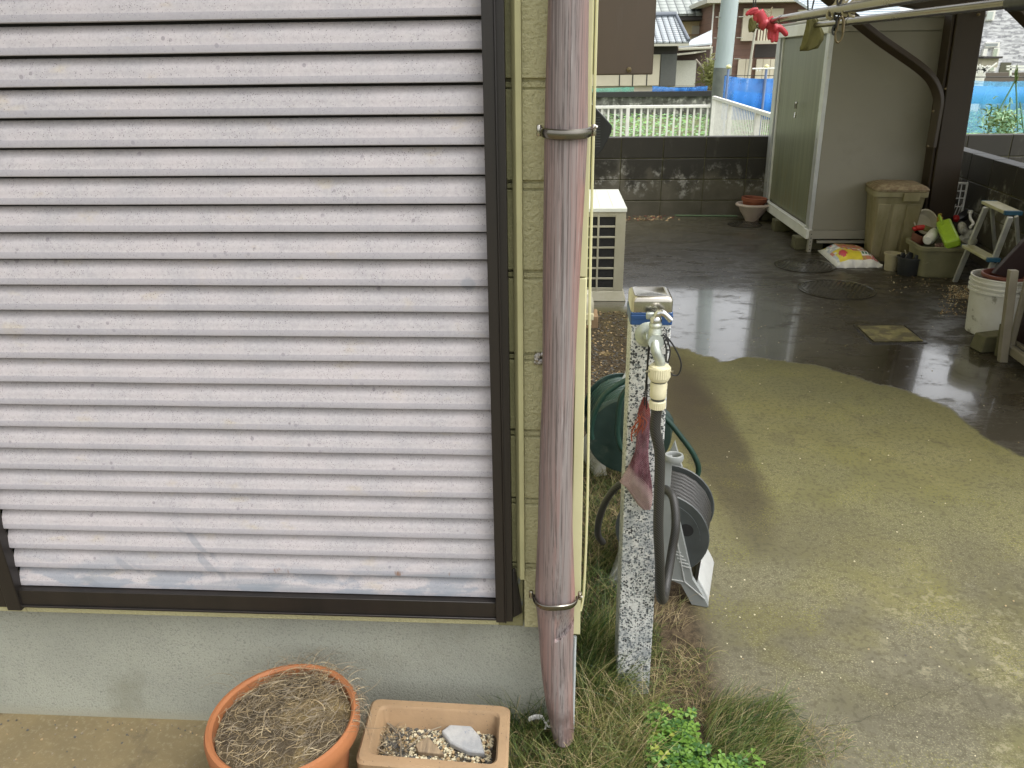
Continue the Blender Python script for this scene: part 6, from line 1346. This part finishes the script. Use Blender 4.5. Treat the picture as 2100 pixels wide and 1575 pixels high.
# H4 brown siding house
Y4 = 40
h4 = thing('brown_house', (PY(1560,180,Y4).x, Y4, -.35), 'large brown siding house with cream shutters and balcony behind the utility pole', 'house')
x0, x1, z0, z1 = R2(1459, 4, 1850, 200, Y4); x0 = PY(1459, 100, Y4).x; m = MB(); m.box(x0, x1, Y4, Y4+8, -.35, z1); m.build('wall', MAT['sid'], h4)
m = MB(); m.box(x0-.5, x1, Y4-.8, Y4+8.5, z1-.02, z1+.18); m.build('eave', MAT['gutter'], h4)
panel(h4, 'downpipe', 1457, 8, 1459.5, 150, Y4-.1, MAT['fencew'], .06)
panel(h4, 'shutter_box', 1473, 25, 1486, 56, Y4, MAT['shutw'], .15)
w_ = panel(h4, 'window_shutter', 1521, 18, 1545, 84, Y4, MAT['shutw'], .2); panel(h4, 'window_shutter', 1553, 18, 1604, 60, Y4, MAT['shutw'], .12); panel(h4, 'window_shutter', 1634, 20, 1700, 60, Y4, MAT['shutw'], .12)
bb = panel(h4, 'balcony', 1544, 83, 1602, 90, Y4-.6, MAT['house_beige'], .1)
for i in range(8):
    panel(h4, 'balcony_slat', 1554+i*6, 57, 1557.5+i*6, 83, Y4-.6, MAT['shutw'], .05)
panel(h4, 'under_balcony_shade', 1548, 91, 1602, 118, Y4-.01, flat('shade_brown', (.05,.042,.038), .8), .03)  # dark panel on the wall, painted as the shade below the balcony
for (a_, b_) in ((1512,1527),(1528,1540),(1549,1562),(1563,1577),(1578,1592)): panel(h4, 'window_shutter', a_, 121, b_, 162, Y4, MAT['shutw'], .12)
p = PY(1548, 60, Y4-1.2); m = MB(); m.tube([(p.x+.05, Y4-1.2, PY(1550,40,Y4).z), (p.x-.15, Y4-1.2, -.3)], .06, 8); m.build('drain_pipe', MAT['gutter'], h4)
# shrub and bare sticks by the annex
sb = thing('shrub', (PY(1462,185,29).x, 29, -.3), 'thin olive leafed shrub left of the utility pole above the retaining wall', 'shrub')
m = MB(); m.tube(curve([PY(x, y, 28.9) for x, y in ((1450,182),(1446,160),(1442,142),(1427,122))], 4), [.055-.002*i for i in range(13)], 6); m.tube([PY(1455,186,29), PY(1450,120,29)], .03, 6); m.tube([PY(1470,186,29), PY(1448,155,29)], .03, 6); m.build('branch', MAT['bark'], sb)
m = MB()
for _ in range(900):
    a = PY(random.gauss(1459,9), random.gauss(152,13), 29+random.uniform(-.6,.6)); d = Vector((random.uniform(-1,1), random.uniform(-1,1), random.uniform(-.6,.8))).normalized()*random.uniform(.08,.2); m.strip([a, a+d], .05, .02)
m.build('foliage', MAT['shrub'], sb, fix=False, smooth=0)
# sticks with white caps near blue net
m = MB(); p0, p1 = PY(1543,141,14.4), PY(1600,140,14.4); m.tube([p0, p1], .012, 6)
for px in (1552,1558): m.tube([PY(px,140,14.4), PY(px,146,14.4)], .012, 5)
tag(m.build('white_stick', MAT['fencew']), 'thin white stick lying level across the pole tops left of the shed', 'stick')
# H5 grey stone house (right)
Y5 = 38
h5 = thing('grey_house', (PY(2050,150,Y5).x, Y5, -.35), 'grey split stone clad house with white framed windows at the right edge', 'house')
x0, x1, z0, z1 = R2(1930, -60, 2300, 165, Y5); m = MB(); m.box(x0, x1, Y5, Y5+8, -.35, z1); m.build('wall', MAT['brick'], h5)
def win(px0, py0, px1, py1, mat):
    f = panel(h5, 'window_frame', px0, py0, px1, py1, Y5, MAT['fencew'], .10); panel(f, 'pane', px0+2, py0+2, px1-2, py1-2, Y5-.101, mat, .01)
win(2019, 87, 2048, 97, flat('pane_grey', (.30,.33,.33), .3)); win(2022, 22, 2038, 42, flat('pane_pale', (.50,.56,.52), .3)); win(2032, 98, 2044, 146, flat('pane_pale2', (.42,.48,.38), .3))
panel(h5, 'vent', 2013, 100, 2021, 115, Y5, MAT['fencew'], .15); panel(h5, 'lean_to', 1995, 120, 2027, 138, Y5-1, MAT['house_beige'], .8); panel(h5, 'lean_to_roof', 1993, 116, 2031, 120, Y5-1, MAT['eave'], 1.0); panel(h5, 'door', 2050, 128, 2071, 150, Y5, flat('olive_door', (.10,.10,.065), .5), .05)
m = MB(); x0, x1, z0, z1 = R2(1930, 149, 2200, 160, 30); m.box(x0, x1, 30, 30.4, -.35, z1); tag(m.build('brown_wall', flat('brown_low_wall', (.13,.11,.085), .8)), 'low brown wall in front of the grey stone house', 'wall')
m = MB(); x0, x1, z0, z1 = R2(1925, 142, 2021, 160, 29); m.box(x0, x1, 29, 29.3, -.35, z1-.1)
for k in range(26): a = PY(random.uniform(1995,2024), random.uniform(138,148), 28.8); d = Vector((random.uniform(-.35,.35), 0, random.uniform(-.25,.25))); m.bar(a, a+d, .04, .04)
tag(m.build('white_railing', MAT['fencew']), 'jumble of white rails on a low wall before the grey stone house', 'railing')
m = MB(); 
for py in (136,142): m.bar(PY(2064,py,25), PY(2130,py,25), .05, .05)
m.bar(PY(2072,136,25), PY(2072,158,25), .05, .05); m.bar(PY(2070,157,25), PY(2086,157,25), .05, .05); tag(m.build('white_rail', MAT['fencew']), 'white horizontal rails above the blue net at the right edge', 'railing')
m = MB()
for k in range(24): a = PY(2083+random.uniform(-3,3), random.uniform(142,172), 9.05); m.strip([a, a+Vector((random.uniform(-.02,.02), 0, random.uniform(.03,.09)))], .014, .003)
tag(m.build('corn_leaf', MAT['gr1'], fix=False, smooth=0), 'narrow green leaf tuft at the top of the tallest cane by the right net', 'plant')
# H6 blue-white roof behind the shed
m = MB(); q = [PY(1690,42,20), PY(1860,40,20), PY(1905,0,23), PY(1870,-30,24), PY(1700,-30,24)]
rf6 = thing('far_shed_roof', PY(1780,45,20).xy.to_3d(), 'pale blue ribbed metal roof of a building beyond the shed', 'building'); m.prism([Vector((q[0].x,20,q[0].z)), Vector((q[1].x,20,q[1].z)), Vector((q[2].x+.6,24.5,q[2].z+.4)), Vector((q[0].x,24.5,q[2].z+.4))], (0,0,.06)); m.build('roof', MAT['metalroof'], rf6)
m = MB(); 
for k in range(16):
    t = k/15; z_ = q[0].z+.065+(q[2].z+.4-q[0].z)*t; y_ = 20+4.5*t; m.bar((q[0].x, y_, z_), (q[1].x+.8*t, y_, z_), .03, .02)
m.build('rib', flat('roof_rib', (.35,.42,.48), .4), rf6)
m = MB(); m.box(q[0].x, q[1].x, 20.3, 24, -.35, q[0].z-.01); m.build('wall', MAT['house_beige'], rf6)

for o in bpy.data.objects:
    if '_o' in o.keys(): del o['_o']
